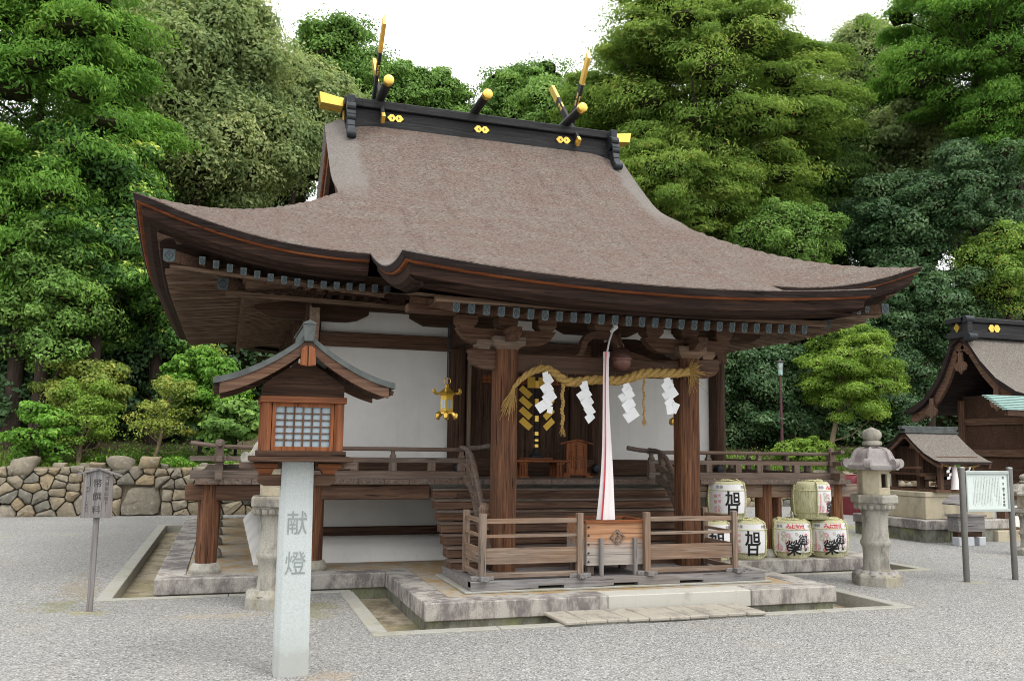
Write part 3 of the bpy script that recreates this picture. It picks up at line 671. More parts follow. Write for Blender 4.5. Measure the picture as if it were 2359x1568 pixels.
# soffits and rafters
sf = MB()
def soffit(X, Yv, fz): sf.strip([[(x, y, fz(x, y)) for x in X] for y in Yv], 0)
def zs1(x, y):                                   # lower surface under the main eaves
    t = max(0, min(XE-abs(x), y-Y0, Y1-y)); c = max(0, 1-t/2.38)
    cx = max(0, (abs(x)-2.8)/2.38); cy = max(0, 1-max(0, min(y-Y0, Y1-y))/2.38)
    return 3.79-.26+.13*t+.40*min(cx, cy)**2
for s in (-1, 1):
    soffit([s*x for x in fr(2.85, XE-.24, 14)], fr(Y0+.24, Y1-.24, 60), zs1)
soffit(fr(-2.9, 2.9, 24), fr(Y0+.24, 4.0, 12), zs1); soffit(fr(-2.9, 2.9, 8), fr(8.9, Y1-.24, 8), zs1)
def zs2(x, y): return 2.985+.2*(y)+.0+.10*(abs(x)/2.63)**2*max(0, 1-(y-YK)/1.98)**2+.03
soffit(fr(-2.45, 2.45, 30), fr(-.12, 2.3, 10), zs2)
sf.build('soffit_boards', MW['warmX'], hall, recalc=False)
cnt = [0]
def plate(c, ux, uy, w_, h_, parent):
    o = MB(); c, ux, uy = Vector(c), Vector(ux), Vector(uy); nn = ux.cross(uy).normalized()
    o.prism([(-w_, -h_*.7), (-w_*.7, -h_), (w_*.7, -h_), (w_, -h_*.7), (w_, h_), (-w_, h_)], c, ux, uy, .014, 0)
    a, b = w_*.82, h_*.84
    D = [(0, b), (a, 0), (0, -b), (-a, 0)]; d2 = [(p*.74, q*.74) for p, q in D]
    for i in range(4): o.prism([D[i], D[(i+1) % 4], d2[(i+1) % 4], d2[i]], c+nn*.007, ux, uy, .006, 1)
    o.prism([(-.1*a, -.3*b), (.1*a, -.3*b), (.1*a, .3*b), (-.1*a, .3*b)], c+nn*.007, ux, uy, .005, 1)
    o.build('end_plate', [M['verdigris'], M['iron']], parent)
PLB = plain('pale_verdigris', (.3, .38, .37), .6, .1)
def rafter(a, b, w_, h_, cap=True, mat='brownY'):
    a, b = Vector(a), Vector(b); o = MB(); o.beam(a, b, w_, h_)
    r = o.build('rafter', MW[mat], hall)
    d = (b-a).normalized(); sx = d.cross(Vector((0, 0, 1))).normalized(); cnt[0] += 1
    if cap: plate(a-d*.008, -sx if False else sx, sx.cross(d), w_*.55, h_*.56, r)
for i in range(27):                               # porch rafters
    x = -2.04+.1535*i; zz = 2.925+.04*(abs(x)/2.1)**3
    rafter((x, 0, zz), (x, 2.2, zz+.42), .062, .092)
for s in (-1, 1):                                 # flying rafters of the main front, both sides of the porch
    for i in range(15):
        x = s*(4.46-.148*i)
        if abs(x) < 2.35: continue
        z = 3.44+.19*max(0, (abs(x)-3.2)/1.3)**1.6
        rafter((x, 1.95, z), (x, 2.75, z+.09), .06, .08)
for s in (-1, 1):                                 # rafters of the two end eaves, seen from below
    for i in range(22):
        y = 2.5+.30*i; c = max(0, 1-(y-Y0)/2.38)
        rafter((s*4.86, y, 3.475+.19*c**2), (s*3.98, y, 3.57+.12*c**2), .055, .075, cap=False, mat='paleX' if i % 3 == 1 else 'warmX')  # every third in paler wood, standing in for lit rafter edges
lo = MB()
for s in (-1, 1):
    for i in range(46):
        y = 2.4+.148*i; c = max(0, 1-(y-Y0)/2.38)
        lo.beam((s*3.98, y, 3.44+.12*c**2), (s*3.0, y, 3.62), .055, .085)
        if i % 2 or 1: lo.beam((s*4.87, y+.075, 3.475+.19*c**2), (s*3.98, y+.075, 3.57+.12*c**2), .05, .07)
    lo.tube([(s*3.98, y, 3.505+.12*max(0, 1-(y-Y0)/2.38)**2) for y in fr(2.4, 10.5, 20)], .05, 4, rot=.785)
lo = lo.build('lower_rafters', MW['warmX'], hall); lo['kind'] = 'stuff'
lo2 = MB()
for i in range(52):
    x = -3.9+.153*i
    if -2.3 < x < 2.3 and i % 2: continue
    lo2.beam((x, 2.68, 3.43), (x, 3.75, 3.60), .055, .085)
lo2.tube([(x, 2.72, 3.50) for x in (-4.1, 4.1)], .05, 4, rot=.785)
lo2 = lo2.build('front_lower_rafters', MW['darkY'], hall); lo2['kind'] = 'stuff'
for s in (-1, 1):                                 # hip rafters with big end plates
    for a, b, wz in (((4.80, 2.02, 3.66), (4.1, 2.72, 3.60), .13), ((4.23, 2.58, 3.48), (3.0, 3.81, 3.64), .125)):
        A, B = Vector((s*a[0], a[1], a[2])), Vector((s*b[0], b[1], b[2])); o = MB(); o.beam(A, B, .105, wz); r = o.build('hip_rafter', MW['brownX'], hall)
        plate(A-(B-A).normalized()*.01+Vector((0, -.03, 0)), (1, 0, 0), (0, 0, 1), .062, .07, r)
    o = MB(); o.beam((s*4.80, 2.10, 3.56), (s*2.4, 2.10, 3.385), .06, .035); o.beam((s*4.2, 2.66, 3.39), (s*2.0, 2.66, 3.345), .07, .05); o.build('eave_batten', MW['warmX'], hall)
kb = MB(); kb.box(-2.25, 2.25, -.03, .05, 3.0, 3.055); kb.build('eave_batten', MW['warmX'], hall)

# walls and columns
YW = 3.735
def column(x, y, z0, z1, r=.125): o = MB(); o.lathe([(r, z0), (r, z1)], (x, y, 0), 20); return o.build('column', MW['darkZ'], hall, smooth=True)
for x in (-3.09, -1.06, 1.06, 3.09):
    column(x, YW, 1.15, 3.52); column(x, 9.2, 1.15, 3.52)
for y in (5.55, 7.38):
    for s in (-1, 1): column(s*3.09, y, 1.15, 3.52)
def wall(x0, x1, y0, y1, z0, z1, name='plaster_panel', mat='plaster'):
    o = MB(); o.box(x0, x1, y0, y1, z0, z1); return o.build(name, M[mat] if mat in M else MW[mat], hall)
for s in (-1, 1):
    a, b = sorted((s*3.0, s*1.12)); wall(a, b, YW+.04, YW+.10, 1.44, 2.96)
    for y0, y1 in ((3.8, 5.5), (5.6, 7.33), (7.43, 9.15)):
        a, b = sorted((s*3.06, s*3.12)); wall(a, b, y0, y1, 1.44, 2.96); a, b = sorted((s*3.05, s*3.11)); wall(a, b, y0, y1, 3.12, 3.5)
wall(-3.0, 3.0, YW+.05, YW+.11, 3.12, 3.47); wall(-3.0, 3.0, 9.17, 9.23, 1.3, 3.5)
def beamx(x0, x1, y0, y1, z0, z1, mat='darkX', name='tie_beam', bv=.012):
    o = MB(); o.box(x0, x1, y0, y1, z0, z1); return o.build(name, MW[mat], hall, bevel=bv)
beamx(-3.25, 3.25, YW-.06, YW+.06, 2.94, 3.135, 'brownX'); beamx(-3.9, 3.9, YW-.09, YW+.09, 3.44, 3.60, 'darkX', 'purlin')
beamx(-3.15, 3.15, YW-.1, YW+.08, 1.222, 1.455, 'darkX', 'floor_sill')
for s in (-1, 1):
    a, b = sorted((s*3.03, s*3.15)); beamx(a, b, 3.6, 9.3, 2.945, 3.13, 'brownY'); beamx(a, b, 2.6, 9.6, 3.445, 3.595, 'darkY', 'purlin'); beamx(a, b, 3.84, 9.1, 1.222, 1.45, 'darkY', 'floor_sill')
    o = MB()                                      # boat-shaped bracket on the corner column
    o.prism([(-.75, .12), (-.75, .06), (-.6, -.02), (-.45, -.05), (.45, -.05), (.6, -.02), (.75, .06), (.75, .12)], (s*3.09, YW, 3.32), (1, 0, 0), (0, 0, 1), .14)
    o.build('boat_bracket', MW['darkX'], hall); 
    o = MB(); o.prism([(-.6, .12), (-.6, .05), (-.4, -.05), (.6, -.05), (.6, .12)], (s*3.09, YW, 3.33), (0, -1, 0), (0, 0, 1), .13); o.build('boat_bracket', MW['darkY'], hall)
    o = MB(); o.prism([(-.7, .12), (-.7, .06), (-.5, -.04), (.5, -.04), (.7, .06), (.7, .12)], (s*1.06, YW, 3.32), (1, 0, 0), (0, 0, 1), .14); o.build('boat_bracket', MW['darkX'], hall)
    if s < 0:
      o = MB(); o.prism([(-.16, .34), (.0, .36), (.16, .3), (.18, .1), (.06, -.25), (-.06, -.3), (-.1, .0)], (s*3.12, 3.05, 3.02), (0, -1, 0), (0, 0, 1), .1); o.build('carved_nosing', MW['paleY'], hall)
for y in (5.55, 7.38):
    o = MB(); o.prism([(-.5, .12), (-.5, .05), (-.3, -.05), (.3, -.05), (.5, .05), (.5, .12)], (-3.09, y, 3.33), (0, 1, 0), (0, 0, 1), .14); o.build('boat_bracket', MW['darkY'], hall)
# central bay: dark doors
o = MB(); o.box(-1.0, -.70, YW+.0, YW+.07, 1.45, 2.94); o.box(.66, 1.0, YW, YW+.07, 1.45, 2.94); o.box(-.70, .66, YW+.0, YW+.07, 2.62, 2.94); o.build('door_frame', MW['darkZ'], hall)
for a, b in ((-.695, -.03), (-.02, .655)):
    o = MB(); o.box(a, b, YW+.05, YW+.10, 1.456, 2.615)
    for xx in fr(a, b, 3)[1:-1]: o.box(xx-.008, xx+.008, YW+.04, YW+.06, 1.46, 2.61)
    for zz in (1.55, 2.0, 2.5): o.box(a+.01, b-.01, YW+.035, YW+.055, zz, zz+.045)
    o.build('door', MW['darkZ'], hall)
o = MB(); o.box(-.93, -.88, YW-.10, YW+.0, 1.46, 2.90); o.build('door_jamb_strip', MW['paleZ'], hall)
o = MB(); o.box(-.69, .65, YW+.01, YW+.045, 2.52, 2.64)
for i in range(18): o.box(-.68+.073*i, -.645+.073*i, YW-.005, YW+.012, 2.53, 2.63)
o.build('carved_transom', MW['cedarX'], hall)
for x in (-1.06, 1.0, 3.02, -3.06):
    o = MB(); o.lathe([(.0, -.05), (.045, -.045), (.06, -.01), (.06, .0)], (0, 0, 0), 16); k = o.build('nail_cover', M['iron'], hall, smooth=True); k.location = (x, YW-.13, 1.325); k.rotation_euler = (R(-90), 0, 0); k.scale = (1.15, 1.15, 1.5)
# porch frame
for s in (-1, 1):
    x = s*1.15; o = MB(); c = .035; hw = .125
    P = [(-hw, -hw+c), (-hw+c, -hw), (hw-c, -hw), (hw, -hw+c), (hw, hw-c), (hw-c, hw), (-hw+c, hw), (-hw, hw-c)]
    o.add([(x+a, 1.22+b, .2) for a, b in P]+[(x+a, 1.22+b, 2.70) for a, b in P], [tuple(range(7, -1, -1)), tuple(range(8, 16))]+[(i, (i+1) % 8, 8+(i+1) % 8, 8+i) for i in range(8)])
    pp = o.build('porch_pillar', MW['pillarZ'], hall)
    o = MB(); o.lathe([(.17, .0), (.17, .03), (.15, .055)], (x, 1.22, .158), 24); o.build('pillar_foot_stone', M['granite_clean'], hall)
    o = MB(); q = [(.115, 0), (.13, .02), (.18, .05), (.185, .06), (.185, .14)]
    o.lathe([(r*1.414, z) for r, z in q], (x, 1.22, 2.695), 4, rot=R(45)); o.build('capital_block', MW['paleX'], hall)
    A = [(-.585, .29), (-.585, .17), (-.56, .1), (-.5, .03), (-.4, -.02), (-.25, -.03), (.25, -.03), (.4, -.02), (.5, .03), (.56, .1), (.585, .17), (.585, .29)]
    o = MB(); o.prism([(p, min(q, .15)) for p, q in A], (x, 1.215, 2.78), (1, 0, 0), (0, 0, 1), .13)
    for dx in (-.47, 0, .47): o.lathe([(r*1.414, z) for r, z in [(.075, .15), (.11, .2), (.115, .205), (.115, .285)]], (x+dx, 1.215, 2.78), 4, rot=R(45))
    o.build('bracket_arm', MW['brownX'], hall, bevel=.006)
    o = MB(); o.prism([(-.3, .12), (-.3, .05), (-.18, -.02), (.3, -.02), (.3, .12)], (x, 1.1, 2.80), (0, 1, 0), (0, 0, 1), .12); o.build('bracket_arm', MW['brownY'], hall)
    o = MB(); o.prism([(0, -.125), (0, .10), (.27, .12), (.325, .09), (.30, .045), (.315, .0), (.26, -.07), (.15, -.115)], (s*1.27, 1.22, 2.59), (s, 0, 0), (0, 0, 1), .11); o.build('carved_nosing', MW['brownX'], hall, bevel=.006)
    o = MB(); o.lathe([(r*1.414, z) for r, z in [(.06, 0), (.085, .04), (.085, .1)]], (s*1.42, 1.22, 2.70), 4, rot=R(45)); o.build('capital_block', MW['paleX'], hall)
    # curved connecting beam from pillar back to hall
    o = MB(); pts = [(s*1.13, 1.3+2.35*k/10, 2.62+.45*math.sin(k/10*1.9)) for k in range(11)]
    for a, b in zip(pts, pts[1:]): o.beam(a, b, .12, .17)
    o.build('curved_tie_beam', MW['darkY'], hall)
beamx(-1.03, 1.03, 1.16, 1.28, 2.452, 2.665, 'brownX'); beamx(-2.3, 2.3, 1.14, 1.29, 3.068, 3.16, 'brownX', 'purlin')
o = MB()                                          # frog-leg strut
Q = []
for s in (1, -1):
    pr = [(.05, .31), (.12, .30), (.20, .26), (.25, .18), (.26, .10), (.30, .03), (.36, .0), (.24, .0), (.20, .08), (.17, .16), (.11, .21), (.05, .23)]
    o.prism([(s*a, b) for a, b in pr], (.02, 1.22, 2.668), (1, 0, 0), (0, 0, 1), .1)
o.box(-.04, .08, 1.17, 1.27, 2.89, 2.99); o.lathe([(r*1.414, z) for r, z in [(.09, 0), (.12, .05), (.12, .09)]], (.02, 1.22, 2.978), 4, rot=R(45))
o.build('frog_leg_strut', MW['brownX'], hall, bevel=.006)
# plaster mound, low wall, posts, veranda
o = MB()
def ringr(i, z): return [(-3.72+i, 3.10+i, z), (3.72-i, 3.10+i, z), (3.72-i, 9.85-i, z), (-3.72+i, 9.85-i, z)]
o.strip([ringr(i, z) for i, z in ((0, .15), (0, .17), (.03, .22), (.09, .30), (.18, .375), (.28, .42), (.40, .435), (.7, .435))], 0, True); o.build('plaster_mound', M['plaster'], hall, smooth=True)
wall(-3.02, 3.02, YW+.0, 9.2, .44, 1.12, 'lower_wall', 'plaster_low')
beamx(-3.2, 3.2, YW-.12, YW-.005, .437, .545, 'darkX', 'ground_sill'); 
for s in (-1, 1): a, b = sorted((s*3.025, s*3.14)); beamx(a, b, YW, 9.25, .437, .545, 'darkY', 'ground_sill')
ver = MB()
def planks(x0, x1, y0, y1, alongx):
    L = (x1-x0) if alongx else (y1-y0); n = round(L/.31); rg = random.Random(3)
    for i in range(n):
        a, b = L*i/n+.002, L*(i+1)/n-.002; j = rg.uniform(-.012, .012)
        if alongx: ver.box(x0+a, x0+b, y0+j, y1, 1.155, 1.216+rg.uniform(-.003, .003))
        else: ver.box(x0+(j if x0 < 0 else 0), x1+(j if x0 > 0 else 0), y0+a, y0+b, 1.155, 1.216+rg.uniform(-.003, .003))
planks(-4.42, 4.42, 2.335, 3.70, True); planks(-4.42, -3.0, 3.705, 10.2, False); planks(3.0, 4.42, 3.705, 10.2, False)
ver.build('veranda_floor', MW['greyY'], hall)
beamx(-4.52, -1.70, 2.44, 2.56, .968, 1.15, 'brownX', 'veranda_beam'); beamx(1.70, 4.64, 2.44, 2.56, .968, 1.15, 'paleX', 'veranda_beam')
for s in (-1, 1):
    a, b = sorted((s*4.20, s*4.32)); beamx(a, b, 2.60, 10.3, .968, 1.15, 'brownY', 'veranda_beam')
def vpost(x, y):
    o = MB(); o.lathe([(.118, .27), (.115, 1.155)], (x, y, 0), 20); p = o.build('veranda_post', MW['pillarZ'], hall, smooth=True)
    o = MB(); o.lathe([(.165, 0), (.175, .03), (.17, .055), (.165, .06), (.16, .085), (.14, .11), (.118, .118)], (x, y, .157), 28); o.build('post_base', M['lantern_stone'], p, smooth=True)
for x in (-4.26, -3.08, 3.08, 4.26): vpost(x, 2.53)
for y in (4.0, 5.5, 7.0, 8.5, 10.0):
    for s in (-1, 1): vpost(s*4.26, y)
# railing
def railing(pts, name):
    pass
rl = MB(); rl2 = MB(); cur = [rl]
def railrun(a, b, ext0, ext1):
    a, b = Vector(a), Vector(b); d = (b-a).normalized(); L = (b-a).length
    def q(t, z): return tuple(a+d*t+Vector((0, 0, z-a.z)))
    up0, up1 = ext0, ext1
    pts = []
    for t in fr(-up0, L+up1, 24):
        zz = 1.573
        if ext0 > .2 and t < .12: zz += .16*max(0, .12-t)**1.5
        if ext1 > .2 and t > L-.12: zz += .16*max(0, t-L+.12)**1.5
        pts.append(q(t, zz))
    rl_ = cur[0]; rl_.tube(pts, .026, 10); rl_.beam(q(-up0, 1.441), q(L+up1, 1.441), .06, .056); rl_.beam(q(-up0*.95, 1.262), q(L+up1*.95, 1.262), .075, .092)
def rpost(x, y, kind):
    o = MB()
    if kind == 'corner':
        o.box(x-.045, x+.045, y-.045, y+.045, 1.218, 1.60); o.lathe([(.05, 1.56), (.055, 1.6), (.045, 1.65), (.0, 1.665)], (x, y, 0), 12); o.box(x-.075, x+.075, y-.075, y+.075, 1.405, 1.478)
    elif kind == 'tall':
        o.box(x-.045, x+.045, y-.035, y+.035, 1.309, 1.413); o.lathe([(.05, 1.47), (.05, 1.495), (.034, 1.51), (.034, 1.55)], (x, y, 0), 4, rot=R(45))
    else: o.box(x-.045, x+.045, y-.035, y+.035, 1.309, 1.412)
    o.build('rail_post', MW['greyZ'], railL if x < 0 else railR, bevel=.004)
YRAIL = 2.46; XR = 4.17
railrun((-XR, YRAIL, 1.5), (-1.28, YRAIL, 1.5), .32, .02); railrun((-XR, YRAIL, 1.505), (-XR, 10.0, 1.505), .25, .2)
cur[0] = rl2; railrun((1.28, YRAIL, 1.5), (XR, YRAIL, 1.5), .02, .22); railrun((XR, YRAIL, 1.505), (XR, 10.0, 1.505), .25, .2)
railL = rl.build('railing', MW['greyX'], hall, smooth=True); railR = rl2.build('railing', MW['greyX'], hall, smooth=True)
for s in (-1, 1):
    rpost(s*XR, YRAIL, 'corner'); rpost(s*1.31, YRAIL, 'tall')
    for x in (3.57, 2.63, 1.69): rpost(s*x, YRAIL, 'short')
    for x in (2.97, 2.17): rpost(s*x, YRAIL, 'tall')
    for i in range(14):
        rpost(s*XR, 3.0+.52*i, 'tall' if i % 2 else 'short')
# stairs
for i in range(7):
    o = MB(); y = 2.27-.15*i; z = 1.106-.1235*i
    o.box(-1.70, 1.70, y, y+.24, z-.026, z); o.box(-1.695, 1.695, y+.014, y+.238, z-.114, z-.027, 1); o.build('stair_tread', [MW['greyX'], MW['brownX']], hall, bevel=.005)
o = MB(); o.box(-1.4, 1.4, 1.62, 2.3, .17, .38); o.box(-1.4, 1.4, 2.0, 2.4, .17, .72); o.box(-1.4, 1.4, 2.25, 2.45, .17, 1.05); o.build('stair_core', MW['darkX'], hall)
for s in (-1, 1):
    x = s*1.30
    P = [(x-s*.0, 2.5, 1.60), (x, 2.34, 1.592), (x, 2.18, 1.57), (x, 2.03, 1.50), (x, 1.90, 1.38), (x, 1.75, 1.21), (x, 1.45, .86), (x, 1.30, .68)]
    o = MB(); o.tube(P, .032, 10); o.tube([(x-s*.35, 2.44, 1.625), (x-s*.18, 2.45, 1.60), (x, 2.46, 1.585)], [.03, .03, .03], 8)
    P2 = [(x, p[1]-.05, p[2]-.19) for p in P[1:]]
    for a, b in zip(P2, P2[1:]): o.beam(a, b, .055, .055)
    P3 = [(x, p[1]-.09, p[2]-.36) for p in P[1:]]
    for a, b in zip(P3, P3[1:]): o.beam(a, b, .08, .10)
    for k in (2, 4, 6): o.beam(Vector(P[k]), Vector(P[k])+Vector((0, -.09, -.34)), .06, .06)
    o.build('stair_rail', MW['greyY'], hall, smooth=True)
    o = MB(); o.box(x-.06, x+.06, 1.22+.15, 1.22+.25, .28, .82); o.lathe([(.06, 0), (.075, .03), (.06, .06), (.07, .1), (.05, .15), (0, .17)], (x, 1.42, .82), 14); o.build('newel_post', MW['paleZ'], hall, bevel=.005)
# ------------------------------------------------------------------ barrier and offering box in the porch
bp = thing('timber_deck', 'low weathered grey timber deck under the barrier rails', 'wooden deck', (0, 1, .182))
o = MB(); z0, z1 = .0, .092
for x0, x1 in ((-1.72, -1.0), (-.72, -.16), (.12, .62), (.9, 1.68)): o.box(x0, x1, -.555, -.45, z0, z1)
o.box(-1.72, 1.68, -.553, -.452, .03, z1-.001)
for x in (-1.72, 1.60): o.box(x+.001, x+.079, -.448, .68, z0, z1)
o.box(-1.64, 1.6, .6, .68, z0, z1-.002); o.build('deck_frame', MW['silverX'], bp, bevel=.004)
o = MB()
for i in range(9): o.box(-1.635, 1.595, -.445+.116*i, -.335+.116*i-.003, z1-.03, z1-.006)
o.build('deck_boards', MW['silverX'], bp)
def barrier(name, label, x0, x1, side, loc):
    t = thing(name, label, 'railing', loc, group='barrier rails in the porch')
    zb = 0
    def post(x, y, h=.66): o = MB(); o.box(x-.033, x+.033, y-.033, y+.033, zb+.0, zb+h); o.build('post', MW['paleZ'], t, bevel=.004)
    def railx(z, hh, w_=.03): o = MB(); o.box(x0+.034, x1-.034, -w_/2, w_/2, z-hh/2, z+hh/2); o.build('rail', MW['paleX'], t, bevel=.003)
    def raily(z, hh, w_=.03): o = MB(); o.box(side-w_/2, side+w_/2, .034, .60, z-hh/2, z+hh/2); o.build('rail', MW['paleY'], t, bevel=.003)
    post(x0, 0); post(x1, 0); post(side, .635)
    railx(.585, .05); railx(.435, .032); railx(.235, .16); railx(.045, .05, .045)
    raily(.585, .045); raily(.435, .03); raily(.235, .155); raily(.045, .05, .045)
    for x in (x0, x1):
        o = MB(); o.box(x-.04, x+.04, -.12, -.034, 0, .045); o.box(x-.12, x-.034, -.032, .032, 0, .043) if x == x1 or 1 else 0
        o.box(x+.034, x+.12, -.0315, .0315, 0, .0425); o.build('foot', MW['silverY'], t, bevel=.004)
barrier('barrier_rail', 'weathered wooden barrier rail before the stair, on the lantern post side of the offering box', -1.585, -.525, -1.585, (0, .51, .275))
barrier('barrier_rail', 'weathered wooden barrier rail before the stair, on the barrel side of the offering box', .265, 1.345, 1.345, (0, .53, .275))
ob = thing('offering_box', 'wooden offering box with nailed corners and an interlocked diamond crest', 'offering box', (-.06, .84, .275))
o = MB(); zb, zt_ = .105, .545
x0, x1, y0, y1 = -.36, .355, -.27, .30
o.box(x0, x1, y0, y0+.03, zb, zt_); o.box(x0, x1, y1-.03, y1, zb, zt_); o.box(x0, x0+.03, y0+.031, y1-.031, zb, zt_); o.box(x1-.03, x1, y0+.031, y1-.031, zb, zt_)
o.box(x0+.03, x1-.03, y0+.03, y1-.03, zb+.01, zb+.2)
for k in (1, 2, 3): o.box(x0-.001, x1+.001, y0-.0015, y0, zb+.11*k-.002, zb+.11*k+.001, 1)
m, t_, p_ = newmat('offering_box_planks', .75)
v_ = coords(t_, (1.1, 22, 22)); f_ = noise(t_, v_, 1.5, 5, .65, .3); tc_ = N(t_, 'ShaderNodeTexCoord'); sx_ = N(t_, 'ShaderNodeSeparateXYZ'); t_.links.new(tc_.outputs['Object'], sx_.inputs[0])
mr_ = N(t_, 'ShaderNodeMapRange'); mr_.inputs[1].default_value = .2; mr_.inputs[2].default_value = .52; t_.links.new(sx_.outputs[2], mr_.inputs[0])
ad_ = N(t_, 'ShaderNodeMath', operation='MULTIPLY_ADD'); t_.links.new(noise(t_, coords(t_, (2, 2, 9)), 1.5, 4), ad_.inputs[0]); ad_.inputs[1].default_value = .7; t_.links.new(mr_.outputs[0], ad_.inputs[2])
c_ = mixc(t_, ramp(t_, ad_.outputs[0], [(.55, g3(0)), (1.15, g3(1))]), ramp(t_, f_, [(.3, (.2, .18, .16)), (.5, (.32, .285, .255)), (.72, (.42, .375, .335))]), ramp(t_, f_, [(.3, (.24, .115, .06)), (.5, (.37, .19, .10)), (.72, (.46, .28, .17))]))
t_.links.new(c_, p_.inputs['Base Color']); bump(t_, p_, f_, .3, .005)
MBX = m
o.build('box_body', [MBX, M['ink']], ob, bevel=.003)
o = MB(); o.box(x0-.02, x1+.02, y0-.02, y0+.04, zt_, zt_+.03); o.box(x0-.02, x1+.02, y1-.04, y1+.02, zt_, zt_+.03); o.box(x0-.02, x0+.04, y0+.041, y1-.041, zt_+.001, zt_+.029); o.box(x1-.04, x1+.02, y0+.041, y1-.041, zt_+.001, zt_+.029); o.build('rim', MW['cedarX'], ob, bevel=.004)
o = MB()
for i in range(9): o.beam((x0+.05+.078*i, y0+.03, zt_-.02), (x0+.05+.078*i, y1-.03, zt_-.02), .03, .04)
o.build('slats', MW['paleY'], ob)
for x in (x0+.16, x1-.16):
    o = MB(); o.box(x-.02, x+.02, y0-.045, y0-.003, 0, .39); o.build('front_brace', MW['silverZ'], ob, bevel=.003)
for x in (x0+.03, x1-.10):
    for y in (y0+.04, y1-.10): o = MB(); o.box(x, x+.07, y, y+.07, 0, zb); o.build('foot', MW['greyZ'], ob)
o = MB()
for x in (x0+.022, x1-.022):
    for k in range(5): o.lathe([(.011, 0), (.009, .006), (0, .009)], (0, 0, 0), 8) if 0 else o.prism([(math.cos(a)*.011, math.sin(a)*.011) for a in fr(0, 6.2832*7/8, 7)], (x, y0-.004, zb+.04+.09*k), (1, 0, 0), (0, 0, 1), .012)
o.build('nail_head', M['iron'], ob)
o = MB()
def bandpoly(pts, w_, oo, mi=0):
    for (a, b) in zip(pts, pts[1:]):
        a, b = Vector(a), Vector(b); d = (b-a).normalized(); n_ = Vector((-d.y, d.x))*w_/2; a2, b2 = a-d*w_/2, b+d*w_/2
        oo.prism([tuple(a2+n_), tuple(b2+n_), tuple(b2-n_), tuple(a2-n_)], (-.0025, y0-.008-.0012*oo.k, .395), (1, 0, 0), (0, 0, 1), .016, mi); oo.k = (oo.k+1) % 4
o.k = 0
bandpoly([(-.012, -.066), (-.078, .0), (-.010, .068), (.024, .034), (-.010, .0)], .0165, o); bandpoly([(.012, .066), (.078, .0), (.010, -.068), (-.024, -.034), (.010, .0)], .0165, o)
o.build('crest', MW['paleX'], ob)

# ------------------------------------------------------------------ bell, cloth rope, straw rope, papers
be = thing('shrine_bell', 'round aged bronze bell hanging under the porch beam beside the white cloth', 'bell', (.175, .98, 2.50))
o = MB(); o.lathe([(.0, .0), (.05, .004), (.10, .03), (.122, .08), (.122, .115), (.132, .122), (.132, .142), (.122, .148), (.118, .18), (.09, .235), (.05, .262), (.02, .27), (.0, .275)], (0, 0, 0), 28); o.build('bell_body', M['bell'], be, smooth=True)
o = MB(); o.tube([(.035*math.cos(a), 0, .29+.035*math.sin(a)) for a in fr(0, 6.283, 14)], .009, 6); o.build('bell_ring', M['bell'], be, smooth=True)
o = MB(); o.tube([(0, 0, .30), (-.02, 0, .42), (.0, .1, .585)], .022, 8); o.build('hanger', MW['darkZ'], be)
bc = thing('bell_cloth_rope', 'long white cloth with thin red bands hanging from the bell down to the offering box', 'bell rope', (-.045, .88, .84))
o = MB(); rows = []; uvr = []
for k in range(40):
    z = k/39*1.86; r = .031+.062*max(0, 1-z/1.75)**2; 
    if z > 1.78: r = .034
    row = []
    for j in range(36):
        a = 2*math.pi*j/36; tw = z*.9
        rr = r*(1+.16*math.sin(5*(a)+tw*1.4)+.08*math.sin(9*a+2))
        row.append((rr*math.cos(a+tw*.35)-.055*(1-z/1.86)+.01*math.sin(z*3), rr*.75*math.sin(a+tw*.35)-.11*(1-z/1.86), z))
    rows.append(row)
o.strip(rows, 0, True)
cl_ = o.build('cloth', M['cloth'], bc, smooth=True)
uv = cl_.data.uv_layers.new(name='uv')
for p in cl_.data.polygons:
    js = [v % 36 for v in p.vertices]; wrap = max(js)-min(js) > 18
    for li, vi in zip(p.loop_indices, p.vertices):
        j = vi % 36; uv.data[li].uv = (((j+36) if (wrap and j < 18) else j)/36, (vi//36)/39)
o = MB(); o.tube([(.0, .0, 1.85), (.05, .04, 2.0), (.11, .08, 2.12)], .011, 7); o.tube([(.08, .06, 2.10), (.14, .07, 2.16), (.12, .05, 2.22), (.16, .08, 2.26), (.15, .08, 2.33)], [.02, .035, .02, .024, .012], 8); o.build('knot', M['paper'], bc, smooth=True)

RP = [(-1.10, 2.27), (-1.02, 2.36), (-.92, 2.435), (-.80, 2.487), (-.70, 2.49), (-.60, 2.435), (-.50, 2.372), (-.42, 2.352), (-.29, 2.368), (-.1, 2.392), (.1, 2.385), (.22, 2.40), (.34, 2.44), (.48, 2.485), (.64, 2.495), (.8, 2.498), (.96, 2.51), (1.06, 2.53)]
RW = [.02, .03, .036, .042, .045, .05, .052, .054, .054, .054, .054, .054, .056, .056, .056, .056, .052, .05]
sh = thing('straw_rope', 'thick twisted straw rope with frayed ends slung under the porch beam', 'sacred rope', (0, 1.02, 0))
def spl(P, k):
    out = []
    for i in range(len(P)-1):
        for j in range(k):
            t = j/k; p0, p1, p2, p3 = (np.array(P[max(0, min(len(P)-1, i+d))], float) for d in (-1, 0, 1, 2))
            out.append(.5*((2*p1)+(-p0+p2)*t+(2*p0-5*p1+4*p2-p3)*t*t+(-p0+3*p1-3*p2+p3)*t**3))
    out.append(np.array(P[-1], float)); return np.array(out)
cp = spl([(p[0], p[1], r) for p, r in zip(RP, RW)], 8)
